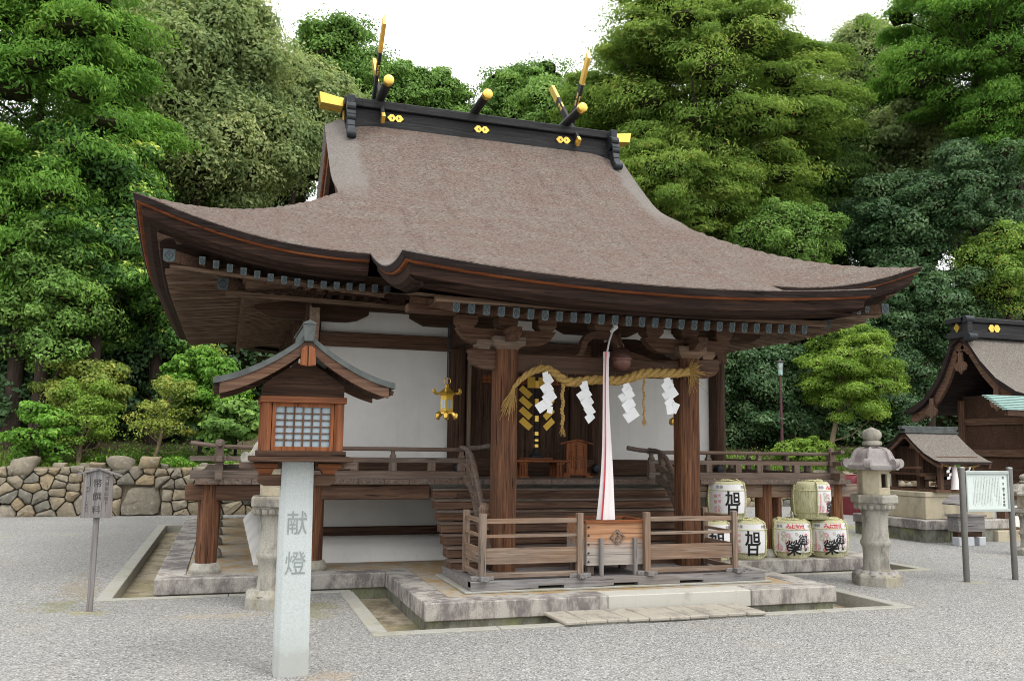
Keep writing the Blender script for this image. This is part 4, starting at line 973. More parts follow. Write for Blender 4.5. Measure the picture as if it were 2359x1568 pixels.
def twisted(mb, path, rads, strands, pitch, seg=8, yof=0.):
    s = 0
    ph = []
    for i, p in enumerate(path):
        if i: s += np.linalg.norm(path[i]-path[i-1])
        ph.append(s/pitch*2*math.pi)
    for k in range(strands):
        pts = []
        for i, p in enumerate(path):
            d = Vector(path[min(i+1, len(path)-1)]-path[max(i-1, 0)]).normalized(); a = Vector((0, 1, 0)); n_ = d.cross(a).normalized()
            an = ph[i]+2*math.pi*k/strands; pts.append(Vector(p)+(a*math.sin(an)+n_*math.cos(an))*rads[i]*.52)
        mb.tube(pts, [r*.56 for r in rads], seg)
path = np.array([(p[0], -.02*math.sin(p[0]*2), p[1]) for p in cp])
o = MB(); twisted(o, path, [p[2] for p in cp], 3, .30); o.build('rope_body', M['rope'], sh, smooth=True)
rg = random.Random(5)
def wisps(mb, base, dirn, n, L, spread, r=.003):
    base, dirn = Vector(base), Vector(dirn).normalized()
    for i in range(n):
        e = Vector((rg.gauss(0, spread), rg.gauss(0, spread*.7), rg.gauss(0, spread))); l = L*rg.uniform(.7, 1.1)
        b = base+e*.12*L; mid = b+(dirn+e*.5)*l*.5; mb.tube([b, mid, b+(dirn+e)*l+Vector((0, 0, -.1*l))], [r, r, r*.5], 4, caps=False)
o = MB(); wisps(o, (1.03, 0, 2.525), (1, -.1, .12), 230, .13, .40, .0042); wisps(o, (1.10, 0, 2.52), (.2, 0, -1), 16, .2, .25, .003); o.build('frayed_end', M['rope'], sh)
o = MB(); wisps(o, (-1.10, 0, 2.285), (-.30, -.05, -1), 120, .25, .17, .0035); o.build('frayed_end', M['rope'], sh)
o = MB()
for i in range(90):
    p = path[rg.randrange(20, len(path)-4)]; a = rg.uniform(0, 6.28); d = Vector((rg.uniform(-.6, .6), math.cos(a), math.sin(a))); b = Vector(p)+Vector((0, math.cos(a), math.sin(a)))*.045
    o.tube([b, b+d*rg.uniform(.02, .06)], [.0015, .001], 3, caps=False)
o.build('loose_straw', M['rope'], sh)['kind'] = 'stuff'
for x, z, L, lab in ((-.535, 2.33, .54, 'long straw tassel with a brushy end hanging from the low bend of the straw rope'), (.475, 2.42, .50, 'thin straw tassel hanging in front of the white wall panel')):
    t = thing('straw_tassel', lab, 'straw tassel', (x, 1.0, z), group='straw tassels on the rope')
    pp = np.array([(.008*math.sin(k*.7), 0, -L*.85*k/24) for k in range(25)]); o = MB(); rr = .023 if L > .52 else .015
    twisted(o, pp, [rr]*25, 2, .085, 7); o.build('twisted_cord', M['rope'], t, smooth=True)
    o = MB(); wisps(o, (0, 0, -L*.85), (0, 0, -1), 34, L*.2, .16, .003); o.build('brush_end', M['rope'], t)
def shide(x, z, top, pts, label, w_=.085):
    t = thing('paper_streamer', label, 'paper streamer', (x, .965, z), group='zigzag paper streamers on the rope')
    o = MB(); y = 0
    o.prism([(-.03, 0), (.035, .02), (.05, -.06), (-.02, -.1)], (top, .0, .0), (1, 0, 0), (0, 0, 1), .003)
    for i, (cx, cz, ang, wd, ht) in enumerate(pts):
        c, s_ = math.cos(ang), math.sin(ang)
        q = [(a*c-b*s_, a*s_+b*c) for a, b in ((-wd, -ht), (wd, -ht), (wd, ht), (-wd, ht))]
        tl = Vector((1, .25*(-1)**i, 0)).normalized()
        o.prism(q, (cx, -.008*i, cz), tl, (0, .12*(-1)**i, 1), .003)
    o.build('folded_paper', M['paper'], t)
A = R(36)
shide(-.76, 2.44, 0, [(.04, -.08, A, .06, .05), (.02, -.17, A, .06, .055), (.05, -.27, A, .085, .06), (-.02, -.36, A, .085, .055), (.05, -.41, -.2, .035, .04)], 'zigzag paper streamer, first from the frayed hanging end of the rope, overlapping the gold wand')
shide(-.285, 2.355, 0, [(.0, -.06, A, .05, .05), (-.005, -.145, A, .075, .055), (.03, -.23, A, .08, .055), (.055, -.32, A, .05, .055), (.055, -.40, A, .06, .045)], 'zigzag paper streamer between the long straw tassel and the bell cloth')
shide(.225, 2.345, 0, [(.02, -.055, A, .07, .045), (.01, -.13, A, .085, .055), (.035, -.235, A, .09, .06), (.06, -.35, A, .08, .06)], 'zigzag paper streamer between the bell cloth and the thin straw tassel')
shide(.745, 2.43, 0, [(.02, -.075, A, .085, .055), (.05, -.18, A, .085, .06), (.045, -.29, A, .07, .06), (.10, -.34, -A*.6, .04, .06), (.03, -.37, .1, .05, .045)], 'zigzag paper streamer nearest the big brush end of the rope')

# ------------------------------------------------------------------ hanging gold lanterns
def gold_lantern(x, y, z, label):
    t = thing('hanging_lantern', label, 'lantern', (x, y, z), R(12), 'gilded hanging lanterns')
    o = MB(); o.lathe([(.105, .085), (.105, .10), (.088, .105), (.088, .30), (.105, .305), (.11, .318)], (0, 0, 0), 6)
    o.build('lantern_body', M['gold_matte'], t)
    o = MB()
    for k in range(6):
        a = R(30+60*k); c, s_ = math.cos(a), math.sin(a); rr = .0775
        for u in (-.018, .018): o.prism([(u-.012, .135), (u+.012, .135), (u+.012, .245), (u-.012, .245)], (c*rr, s_*rr, 0), (-s_, c, 0), (0, 0, 1), .006)
    o.build('pierced_window', M['alu'], t)
    o = MB(); o.lathe([(.155, .318), (.15, .326), (.10, .345), (.05, .385), (.028, .40), (.022, .44), (.0, .45)], (0, 0, 0), 6)
    for k in range(6):
        a = R(60*k); c, s_ = math.cos(a), math.sin(a)
        o.tube([(c*.13, s_*.13, .325), (c*.17, s_*.17, .325), (c*.192, s_*.192, .345), (c*.19, s_*.19, .372), (c*.172, s_*.172, .375)], [.012, .013, .015, .014, .008], 8)
    o.build('lantern_roof', M['gold_matte'], t)
    o = MB(); o.lathe([(.07, .06), (.11, .07), (.11, .085)], (0, 0, 0), 6)
    for k in range(6):
        a = R(60*k); c, s_ = math.cos(a), math.sin(a); o.tube([(c*.09, s_*.09, .075), (c*.125, s_*.125, .055), (c*.13, s_*.13, .02), (c*.118, s_*.118, .0)], [.03, .036, .026, .015], 8)
    o.build('lantern_foot', M['gold'], t, smooth=True)
    o = MB(); o.tube([(.045*math.cos(a), 0, .485+.045*math.sin(a)) for a in fr(0, 6.283, 16)], .006, 6); o.build('ring', M['gold'], t)
    o = MB(); o.tube([(0, 0, .53), (0, 0, 1.22)], .009, 6); o.build('hanging_rod', M['iron'], t)
gold_lantern(-1.478, 2.6, 1.95, 'gilded hanging lantern in front of the white wall, in plain view'); gold_lantern(float(at(1566, 950, 2.6)[0]), 2.6, 1.95, 'gilded hanging lantern mostly hidden behind the porch pillar near the sake barrels')

# ------------------------------------------------------------------ things on the veranda
tb = thing('offering_table', 'low pale wooden offering table with slatted legs, before the doors', 'table', (-.05, 3.12, 1.216))
o = MB(); o.box(-.42, .42, -.17, .17, .205, .232); o.build('table_top', MW['cedarX'], tb, bevel=.003)
for x in (-.30, .22):
    o = MB(); o.box(x-.015, x+.10, -.15, .15, .175, .204); o.box(x-.02, x+.105, -.16, .16, 0, .02)
    for k in range(5): o.box(x-.012+.022*k, x+.002+.022*k, -.14, -.12, .021, .174); o.box(x-.012+.022*k, x+.002+.022*k, .12, .14, .021, .174)
    o.build('leg', MW['cedarZ'], tb)
gw = thing('gold_wand', 'black staff with two gold zigzag streamers standing on a lacquered base', 'ritual wand', (-.065, 3.2, 1.449))
o = MB(); o.box(-.2, .2, -.13, .13, 0, .03); o.build('tray', MW['cedarX'], gw, bevel=.003)
o = MB(); o.lathe([(.13, .031), (.12, .06), (.06, .08), (.045, .12)], (0, 0, 0), 4, rot=R(45)); o.box(-.022, .022, -.022, .022, .12, 1.13); o.build('staff', M['lacquer'], gw)
for z, h in ((.17, .04), (.25, .03), (.33, .05), (.52, .08), (.75, .08), (.98, .1)): o = MB(); o.box(-.025, .025, -.026, .026, z, z+h); o.build('gilded_fitting', M['gold'], gw)
o = MB(); o.box(-.13, .13, -.012, .012, .98, 1.13)
for s in (-1, 1):
    for k in range(4):
        c, s_ = math.cos(R(42)), math.sin(R(42)); cx, cz = s*(.15+.0*k), .93-.145*k
        q = [((a*c-b*s_)*s, a*s_+b*c) for a, b in ((-.105, -.042), (.075, -.042), (.075, .042), (-.105, .042))]
        o.prism(q, (cx+s*.03, -.03-.006*k, cz), (1, s*.2, 0), (0, 0, 1), .004)
o.build('gold_streamer', M['gold_matte'], gw)
nb = thing('notice_plaque', 'small orange wooden notice board on feet with a gabled top and ink writing', 'notice board', (.455, 3.0, 1.216))
o = MB(); o.prism([(-.15, .045), (.15, .045), (.15, .455), (0, .5), (-.15, .455)], (0, 0, 0), (1, 0, 0), (0, 0, 1), .022); o.build('board', MW['cedarZ'], nb)
o = MB(); o.beam((-.24, 0, .455), (.004, 0, .515), .05, .016); o.beam((.24, 0, .455), (-.004, 0, .515), .05, .016); o.build('gable_top', MW['cedarX'], nb)
o = MB()
for s in (-1, 1): o.box(s*.17-.05, s*.17+.05, -.06, .06, 0, .03)
o.box(-.19, .19, -.02, .02, .031, .06); o.build('foot', MW['cedarX'], nb)
o = MB()
def inkmarks(mb, x, z0, z1, sz, y, rgn, mi=0):      # small faded brush writing: too worn to read, so only its strokes
    z = z0
    while z > z1:
        for k in range(3):
            hh = sz*rgn.uniform(.10, .2); w_ = sz*rgn.uniform(.4, .95); cz = z-sz*(.15+.3*k); cx = x+rgn.uniform(-.12, .12)*sz
            if rgn.random() < .75: mb.add([(cx-w_/2, y, cz-hh/2), (cx+w_/2, y, cz-hh/2+.1*hh), (cx+w_/2, y, cz+hh/2+.1*hh), (cx-w_/2, y, cz+hh/2)], [(0, 1, 2, 3)], mi)
        w_ = sz*rgn.uniform(.1, .18); cx = x+rgn.uniform(-.25, .25)*sz
        mb.add([(cx-w_/2, y-.0004, z-sz*.9), (cx+w_/2, y-.0004, z-sz*.9), (cx+w_/2, y-.0004, z-sz*.05), (cx-w_/2, y-.0004, z-sz*.05)], [(0, 1, 2, 3)], mi)
        z -= sz*1.12
rg2 = random.Random(8)
for x, z0_, z1_, sz in ((.095, .425, .30, .03), (.115, .29, .12, .022), (.085, .29, .12, .022), (.06, .29, .13, .022), (.03, .29, .2, .02), (-.01, .44, .11, .038), (-.05, .29, .12, .022), (-.08, .36, .14, .024), (-.115, .36, .2, .024)): inkmarks(o, x, z0_, z1_, sz, -.0125, rg2)
o.build('ink_writing', M['ink'], nb)

# ------------------------------------------------------------------ sake barrels
def barrel(x, y, z, rz, label, kind, r=.275, h=.51):
    t = thing('sake_barrel', label, 'sake barrel', (x, y, z), rz, 'straw-wrapped sake barrels')
    def rad(u): return r*(.86+.14*math.sin(math.pi*min(1, max(0, (u+.12)/1.3))))*(1 if u > .08 else .93)
    prof = [(0, 0), (r*.78, .0), (r*.84, .02), (r*.85, .075), (r*.93, .085)]+[(rad(u), u*h) for u in fr(.19, .93, 8)]+[(r*.86, h*.985), (r*.8, h), (0, h*1.0)]
    o = MB(); o.lathe(prof, (0, 0, 0), 40, caps=False); o.build('straw_cover', M['barrel_straw'], t, smooth=True)
    a0, a1 = (-2.6, -.54) if kind != 'turned' else (-1.52, .4)
    o = MB(); o.strip([[((rad(u)+.004)*math.cos(a), (rad(u)+.004)*math.sin(a), u*h) for a in fr(a0, a1, 30)] for u in fr(.185, .93, 9)]); o.build('wrapper', M['barrel_paper'], t, smooth=True)
    o = MB(); o.tube([((rad(.77)+.006)*math.cos(a), (rad(.77)+.006)*math.sin(a), .775*h) for a in fr(0, 6.2832, 40)], .006, 5)
    for a in (a0+.0, a1-.0, a0+math.pi, a1+math.pi):
        pts = [((rad(u)+.012)*math.cos(a), (rad(u)+.012)*math.sin(a), u*h) for u in fr(.08, .95, 16)]
        P_ = np.array([(.62*r*math.cos(a), .62*r*math.sin(a), h+.012), (r*.84*math.cos(a), r*.84*math.sin(a), h*.995)]+pts[::-1])
        twisted(o, P_, [.016]*len(P_), 2, .05, 6)
    P_ = np.array([(.60*r*math.cos(a), .60*r*math.sin(a), h+.012+.01*math.sin(3*a)) for a in fr(0, 6.2832, 40)]); twisted(o, P_, [.014]*41, 2, .05, 6)
    P_ = np.array([(.5*r*math.cos(a)*(.2+abs(math.cos(2*a))), .5*r*math.sin(a)*(.2+abs(math.cos(2*a))), h+.018) for a in fr(0, 6.2832, 60)]); twisted(o, P_, [.011]*61, 2, .05, 5)
    P_ = np.array([(.8*r*math.cos(a), .8*r*math.sin(a), .03) for a in fr(0, 6.2832, 40)]); twisted(o, P_, [.018]*41, 2, .06, 6)
    if kind == 'turned':
        a = a0-1.55; wisps(o, (1.02*r*math.cos(a), 1.02*r*math.sin(a), .8*h), (math.cos(a), math.sin(a), -.6), 14, .1, .2, .004); wisps(o, (1.0*r*math.cos(a), 1.0*r*math.sin(a), .2*h), (0, 0, -1), 14, .12, .15, .004)
    o.build('binding_rope', M['barrel_rope'], t, smooth=True)
    c0 = (a0+a1)/2
    W = MB()
    def put(ch, a, z_, size, thick=0, mi=0, tilt=0, sx=1, sy=1):
        V, F = glyph(ch, size, thick, cut=.02); c, s_ = math.cos(tilt), math.sin(tilt); P = []
        for p in V:
            px, pz = (p.x*c-p.y*s_)*sx, (p.x*s_+p.y*c)*sy; u = max(.15, min(.95, (z_+pz)/h)); rr = rad(u)+.0065+.0006*mi
            an = a+px/r; P.append((rr*math.cos(an), rr*math.sin(an), z_+pz))
        W.add(P, F, mi)
    def putv(s_, a, z_, size, pitch, **k):
        for i, ch in enumerate(s_): put(ch, a, z_-i*pitch, size, **k)
    if kind == 'sun':                             # the characters of the name, printed big
        put('旭', c0+.24, h*.565, .20, .026, sx=1.1); put('日', c0+.24, h*.275, .175, .035, sx=1.15)
        putv('登', c0-.52, h*.865, .045, 0, mi=3); put('録', c0-.33, h*.865, .045, mi=3); put('京', c0+.78, h*.865, .045, mi=3); put('都', c0+.93, h*.865, .045, mi=3)
        putv('光威', c0-.42, h*.64, .05, .075, mi=2); putv('輝恩', c0-.62, h*.62, .05, .075, mi=2)
        za = h*.28; 
        for rr_ in (.052,):
            n = 22
            for k in range(n):
                q = [(math.cos(6.2832*(k+d)/n)*s__, math.sin(6.2832*(k+d)/n)*s__) for d, s__ in ((0, .052), (1, .052), (1, .048), (0, .048))]
                P = []
                for px, pz in q: u = (za+pz)/h; an = c0-.52+px/r; P.append(((rad(u)+.007)*math.cos(an), (rad(u)+.007)*math.sin(an), za+pz))
                W.add(P, [(0, 1, 2, 3)], 2)
        put('北', c0-.45, za+.018, .036, mi=2); put('酒', c0-.60, za+.018, .036, mi=2); put('關', c0-.45, za-.02, .036, mi=2); put('造', c0-.60, za-.02, .036, mi=2)
    else:
        f = c0+.0
        put('御', f+.42, h*.575, .135, .014, tilt=-.08, sy=1.15); put('代', f+.46, h*.375, .135, .02, tilt=-.15, sy=1.2); put('榮', f-.06, h*.30, .185, .016, tilt=.1, sx=1.15, sy=1.2)
        for i, ch in enumerate('みよさかえ'): put(ch, f-.28+.19*i, h*.855, .075, .02, 1, tilt=-.05)
        put('登', f-.82, h*.86, .042, mi=3); put('録', f-.66, h*.86, .042, mi=3); put('京', f+.86, h*.86, .042, mi=3)
        putv('全国清酒品評会', f-.80, h*.66, .028, .031, mi=1)
        rr_ = random.Random(4)
        for (da, z_, sz, mi) in ((-.52, .66, .06, 4), (-.3, .62, .055, 2), (-.5, .53, .06, 4), (-.2, .52, .05, 4), (-.35, .43, .06, 2), (.62, .62, .05, 1), (.75, .47, .06, 2), (.6, .33, .055, 2), (.42, .24, .06, 4), (-.35, .23, .055, 1), (.78, .27, .05, 4), (.1, .66, .04, 4)):
            for k in range(11):
                an = 2*math.pi*k/11; q = [(math.cos(an+d)*s__, math.sin(an+d)*s__) for d, s__ in ((0, sz*.12), (.17, sz*.55), (0, sz*.66), (-.17, sz*.55))]; P = []
                for px, pz in q: u = (h*z_+pz)/h; aa = f+da+px/r; P.append(((rad(u)+.0055)*math.cos(aa), (rad(u)+.0055)*math.sin(aa), h*z_+pz))
                W.add(P, [(0, 1, 2, 3)], mi)
        za = h*.285
        for k in range(22):
            q = [(math.cos(6.2832*(k+d)/22)*s__, math.sin(6.2832*(k+d)/22)*s__) for d, s__ in ((0, .05), (1, .05), (1, .046), (0, .046))]; P = []
            for px, pz in q: u = (za+pz)/h; an = f-.76+px/r; P.append(((rad(u)+.007)*math.cos(an), (rad(u)+.007)*math.sin(an), za+pz))
            W.add(P, [(0, 1, 2, 3)], 2)
        put('北', f-.68, za+.018, .035, mi=2); put('酒', f-.83, za+.018, .035, mi=2); put('關', f-.68, za-.02, .035, mi=2); put('造', f-.83, za-.02, .035, mi=2)
    W.build('printed_lettering', [M['ink'], M['red_ink'], M['pink_ink'], M['faded_ink'], M['olive_ink']], t, recalc=False)
DZ = math.atan2(CAM[1]-2.4, CAM[0]-3)+math.pi/2
B0 = .158
barrel(2.72, 2.42, B0, -.50+.02, 'white sake barrel with two big black characters, full in view below the stacked one', 'sun')
barrel(2.17, 2.40, B0, -.50, 'sake barrel half hidden behind the barrier rail, standing behind the porch pillar side', 'sun')
barrel(2.42, 2.44, B0+.525, -.42, 'white sake barrel with two big black characters, stacked on top of two others', 'sun')
barrel(1.66, 2.52, B0, -.45, 'sake barrel in shadow between the porch pillar and the stair', 'sun')
barrel(3.40, 2.38, B0, -.42, 'flower-printed sake barrel of the bottom row, between the other print and its twin', 'flower')
barrel(3.975, 2.36, B0, -.36, 'flower-printed sake barrel at the end of the bottom row nearest the stone lantern', 'flower')
barrel(3.735, 2.37, B0+.525, -.35, 'flower-printed sake barrel turned sideways on top of its pair', 'turned')
# ------------------------------------------------------------------ wooden lantern on a granite post
lp = thing('lantern_post', 'roofed wooden lantern with a lattice window on a pale granite post carved with two characters', 'lantern post', (-3.592, -1.56, 0))
o = MB(); c = .034; hw = .118; tw = .112
def octo(h, c): return [(-h, -h+c), (-h+c, -h), (h-c, -h), (h, -h+c), (h, h-c), (h-c, h), (-h+c, h), (-h, h-c)]
o.add([(a, b, -.2) for a, b in octo(hw+.004, c)]+[(a-.012, b, 1.50) for a, b in octo(tw, c)], [tuple(range(7, -1, -1)), tuple(range(8, 16))]+[(i, (i+1) % 8, 8+(i+1) % 8, 8+i) for i in range(8)])
o.build('granite_post', M['granite_blue'], lp, bevel=.004)
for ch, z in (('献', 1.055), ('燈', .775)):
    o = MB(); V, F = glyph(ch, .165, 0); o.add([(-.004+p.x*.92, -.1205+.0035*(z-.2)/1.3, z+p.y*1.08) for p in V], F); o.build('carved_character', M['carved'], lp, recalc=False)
for s in (-1, 1):
    o = MB(); o.prism([(.10, -.045), (.23, -.045), (.275, -.02), (.275, .035), (.10, .035)], (-.012, -.0, 1.355), (s, 0, 0), (0, 0, 1), .09)
    o.lathe([(r*1.414, z) for r, z in [(.045, 0), (.055, .03), (.085, .055), (.085, .08)]], (s*.225-.012, 0, 1.392), 4, rot=R(45), mi=1)
    a_, b_ = sorted((s*.11, s*.325)); o.box(a_, b_, -.05, .05, 1.43, 1.485); a_, b_ = sorted((s*.30, s*.415)); o.box(a_, b_, -.035, .035, 1.432, 1.478, 2)
    o.build('bracket', [MW['brownX'], MW['cedarX'], MW['greyX']], lp, bevel=.004)
o = MB(); o.box(-.355, .355, -.30, .30, 1.486, 1.522); o.build('tray', MW['lacquer' if 0 else 'darkX'], lp, bevel=.004)
o = MB(); o.box(-.305, .305, -.255, .255, 1.523, 1.562); o.build('lower_sill', MW['darkX'], lp, bevel=.003)
for sx in (-1, 1):
    for sy in (-1, 1):
        o = MB(); o.lathe([(.036, 1.563), (.036, 1.90)], (sx*.252, sy*.205, 0), 14); o.build('corner_post', MW['cedarZ'], lp, smooth=True)
o = MB(); o.box(-.30, .30, -.255, .255, 1.901, 1.945); o.build('head_beam', MW['cedarX'], lp, bevel=.003)
for sy in (-1, 1):
    fa, fb = (-.208, .208); y = sy*.20
    o = MB(); o.box(fa, fb, y-.004, y+.004, 1.59, 1.885); w_ = o.build('window_pane', M['glass'], lp)
    o = MB(); o.box(-.214, -.188, y-.02, y+.02, 1.563, 1.90); o.box(.188, .214, y-.02, y+.02, 1.563, 1.90); o.box(-.187, .187, y-.02, y+.02, 1.563, 1.592); o.box(-.187, .187, y-.02, y+.02, 1.872, 1.90)
    o.build('window_frame', MW['cedarZ'], w_)
    o = MB()
    for i in range(1, 6): x = -.187+.374*i/6; o.box(x-.0058, x+.0058, y-.014, y+.014, 1.593, 1.871)
    for i in range(1, 6): z = 1.592+.28*i/6; o.box(-.187, .187, y-.011, y+.011, z-.005, z+.005)
    o.build('lattice', MW['brownZ'], w_)
for sx in (-1, 1):
    o = MB(); o.box(sx*.23-.01, sx*.23+.01, -.168, .168, 1.563, 1.90); w_ = o.build('side_panel', MW['brownZ'], lp)
o = MB(); o.prism([(-.285, 0), (.285, 0), (.285, .08), (.06, .24), (-.06, .24), (-.285, .08)], (0, 0, 1.946), (1, 0, 0), (0, 0, 1), .40)
o.prism([(-.16, .0), (-.12, .02), (-.085, .045), (.085, .045), (.12, .02), (.16, .0)], (0, -.206, 2.035), (1, 0, 0), (0, 0, 1), .012)
o.build('gable_panel', MW['darkX'], lp)
def rp(x):                                        # roof profile: ridge at 0, eave at .62
    t = abs(x)/.62; return 2.395-.42*t**.82+.078*t**3
X_ = fr(0, .62, 14); YD = .40
rs = MB()
for s in (-1, 1):
    top = [[(s*x, y, rp(x)) for x in X_] for y in (-YD, YD)]; rs.strip(top)
    rs.strip([[(s*x, y, rp(x)-.042) for x in X_] for y in (-YD, YD)])
    for y in (-YD, YD): rs.strip([[(s*x, y, rp(x)) for x in X_], [(s*x, y, rp(x)-.042) for x in X_]])
    rs.strip([[(s*.62, y, rp(.62)) for y in (-YD, YD)], [(s*.62, y, rp(.62)-.042) for y in (-YD, YD)]])
    for k in range(1, 13):
        x = .62*k/13
        for y in (-YD-.001, YD+.001): rs.beam((s*x, y, rp(x)+.002), (s*x, y, rp(x)-.042), .004, .003)
lr = rs.build('copper_roof', M['copper'], lp, recalc=True)
for s in (-1, 1):
    for y in (-YD+.01, YD-.05):
        o = MB(); Q = [(s*x, rp(x)-.043) for x in X_[:-1]]+[(s*x, rp(x)-.043-.075-.0*x) for x in X_[:-1][::-1]]
        o.prism(Q, (0, y+.02, 0), (1, 0, 0), (0, 0, 1), .04); o.build('bargeboard', MW['brownX'], lr)
for s in (-1, 1):
    o = MB()
    for i in range(11):
        y = -YD+.075+.065*i
        for a, b in zip(X_[4:-1:2], X_[6::2]): o.beam((s*a, y, rp(a)-.07), (s*b, y, rp(b)-.07), .028, .03)
    o.build('eave_rafters', MW['darkX'], lr)
o = MB(); o.box(-.034, .034, -YD-.02, YD+.02, 2.36, 2.44); o.prism([(-.048, .0), (.048, 0), (.045, .01), (0, .032), (-.045, .01)], (0, 0, 2.438), (1, 0, 0), (0, 0, 1), 2*YD+.10)
o.prism([(-.03, -.05), (.03, -.05), (.044, .07), (-.044, .07)], (0, -YD-.03, 2.37), (1, 0, 0), (0, 0, 1), .03)
o.build('ridge_cap', M['copper'], lr, bevel=.003)
o = MB(); o.prism([(-.045, .055), (-.02, .075), (.02, .075), (.045, .055), (.055, -.06), (0, -.068), (-.055, -.06)], (0, -YD-.012, 2.215), (1, 0, 0), (0, 0, 1), .03); o.build('gable_pendant', MW['cedarZ'], lr, bevel=.005)

# ------------------------------------------------------------------ stone lanterns
def stone_lantern(name, label, x, y, rz, mat, mat2, scl=(.82, .82, 1)):
    t = thing(name, label, 'stone lantern', (x, y, 0), rz, 'stone lanterns'); t.scale = scl
    o = MB(); o.lathe([(.365, -.05), (.365, .115), (.34, .135), (.27, .165), (.22, .175)], (0, 0, 0), 6, rot=R(30)); o.build('base', M[mat], t, bevel=.012)
    o = MB()
    for k in range(12):
        a = 2*math.pi*k/12; o.lathe([(.0, .09), (.06, .10), (.075, .13), (.05, .17), (0, .18)], (.25*math.cos(a), .25*math.sin(a), 0), 8)
    o.build('lotus_ring', M[mat2], t, smooth=True)
    o = MB(); o.lathe([(.205, .165), (.19, .22), (.183, .33), (.19, .45), (.212, .475), (.218, .50), (.215, .525), (.195, .55), (.185, .66), (.185, .80), (.20, .90)], (0, 0, 0), 28); o.build('shaft', M['lantern_stone'], t, smooth=True)
    o = MB(); o.lathe([(.19, .895), (.25, .925), (.29, .975), (.30, .985)], (0, 0, 0), 24); o.lathe([(.335, .985), (.345, 1.0), (.345, 1.075), (.33, 1.09)], (0, 0, 0), 6, rot=R(30)); 
    for k in range(18):
        a = 2*math.pi*k/18; o.lathe([(.0, .90), (.04, .92), (.045, .96), (.0, .985)], (.255*math.cos(a), .255*math.sin(a), 0), 7)
    o.build('platform', M[mat], t, bevel=.008)
    o = MB(); ra, rb_ = .235, .235; H0, H1 = 1.09, 1.405
    for k in range(6):                            # firebox: panels, openings on two sides
        a = R(60*k+60); ap = ra*math.cos(R(30)); hw = ra*.5; n_ = Vector((math.cos(a), math.sin(a), 0)); tx = Vector((-math.sin(a), math.cos(a), 0)); cen = n_*(ap-.02)
        op = k % 3 == 1
        if not op: o.prism([(-hw, H0), (hw, H0), (hw, H1), (-hw, H1)], cen, tx, (0, 0, 1), .04)
        else:
            o.prism([(-hw, H0), (hw, H0), (hw, H0+.09), (-hw, H0+.09)], cen, tx, (0, 0, 1), .042); o.prism([(-hw, H1-.06), (hw, H1-.06), (hw, H1), (-hw, H1)], cen, tx, (0, 0, 1), .042)
            for s in (-1, 1): o.prism([(s*hw, H0+.09), (s*.065, H0+.09), (s*.065, H1-.06), (s*hw, H1-.06)], cen, tx, (0, 0, 1), .042)
    o.build('firebox', M['pedestal'], t, bevel=.006)
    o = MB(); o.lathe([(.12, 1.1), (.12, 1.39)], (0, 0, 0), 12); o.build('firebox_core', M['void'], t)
    o = MB(); rows = []                           # six-sided roof with upturned scrolls
    for (u, z) in ((.0, 1.665), (.10, 1.662), (.19, 1.65), (.245, 1.615), (.275, 1.555), (.30, 1.495), (.345, 1.462), (.375, 1.45), (.38, 1.43), (.37, 1.395), (.30, 1.39), (.0, 1.39)):
        row = []
        for k in range(48):
            a = 2*math.pi*k/48; m_ = (a % (math.pi/3))-math.pi/6; hexr = math.cos(math.pi/6)/math.cos(m_)
            r = u*hexr*1.1; cor = (abs(m_)/(math.pi/6))**6
            zz = z+(.035*cor if u > .3 else 0)+(.02*cor if .1 < u < .3 else 0); row.append((r*math.cos(a), r*math.sin(a), zz))
        rows.append(row)
    o.strip(rows, 0, True)
    for k in range(6):
        a = R(60*k); c_, s_ = math.cos(a), math.sin(a); tx, ty = -s_, c_
        for u, z, rr in ((.40, 1.475, .058),): o.tube([(u*c_-tx*.045, u*s_-ty*.045, z), (u*c_+tx*.045, u*s_+ty*.045, z)], rr, 14)
        o.tube([(.10*c_, .10*s_, 1.66), (.2*c_, .2*s_, 1.645), (.265*c_, .265*s_, 1.60), (.30*c_, .30*s_, 1.53), (.345*c_, .345*s_, 1.475), (.39*c_, .39*s_, 1.46)], [.02, .026, .03, .034, .036, .036], 8)
    o.build('roof', M[mat2], t, smooth=True)
    o = MB(); o.lathe([(.09, 1.655), (.085, 1.68), (.13, 1.69), (.145, 1.705), (.145, 1.735), (.12, 1.748), (.10, 1.755), (.13, 1.78), (.146, 1.815), (.14, 1.855), (.11, 1.885), (.05, 1.905), (.0, 1.925)], (0, 0, 0), 24); o.build('jewel_finial', M[mat], t, smooth=True)
stone_lantern('stone_lantern', 'tall carved stone lantern standing alone on the gravel beside the flower-printed sake barrels', 3.60, .93, R(-20), 'lantern_stone', 'lantern_purple')
stone_lantern('stone_lantern', 'carved stone lantern mostly hidden behind the granite post of the wooden lantern', -3.585, 1.15, R(-4), 'lantern_stone', 'lantern_stone')
stone_lantern('stone_lantern', 'stone lantern behind the white notice board, its far side cut off', float(at(2372, 1200, 2.95)[0]), 2.95, R(10), 'lantern_stone', 'lantern_stone', (.78, .78, .68))

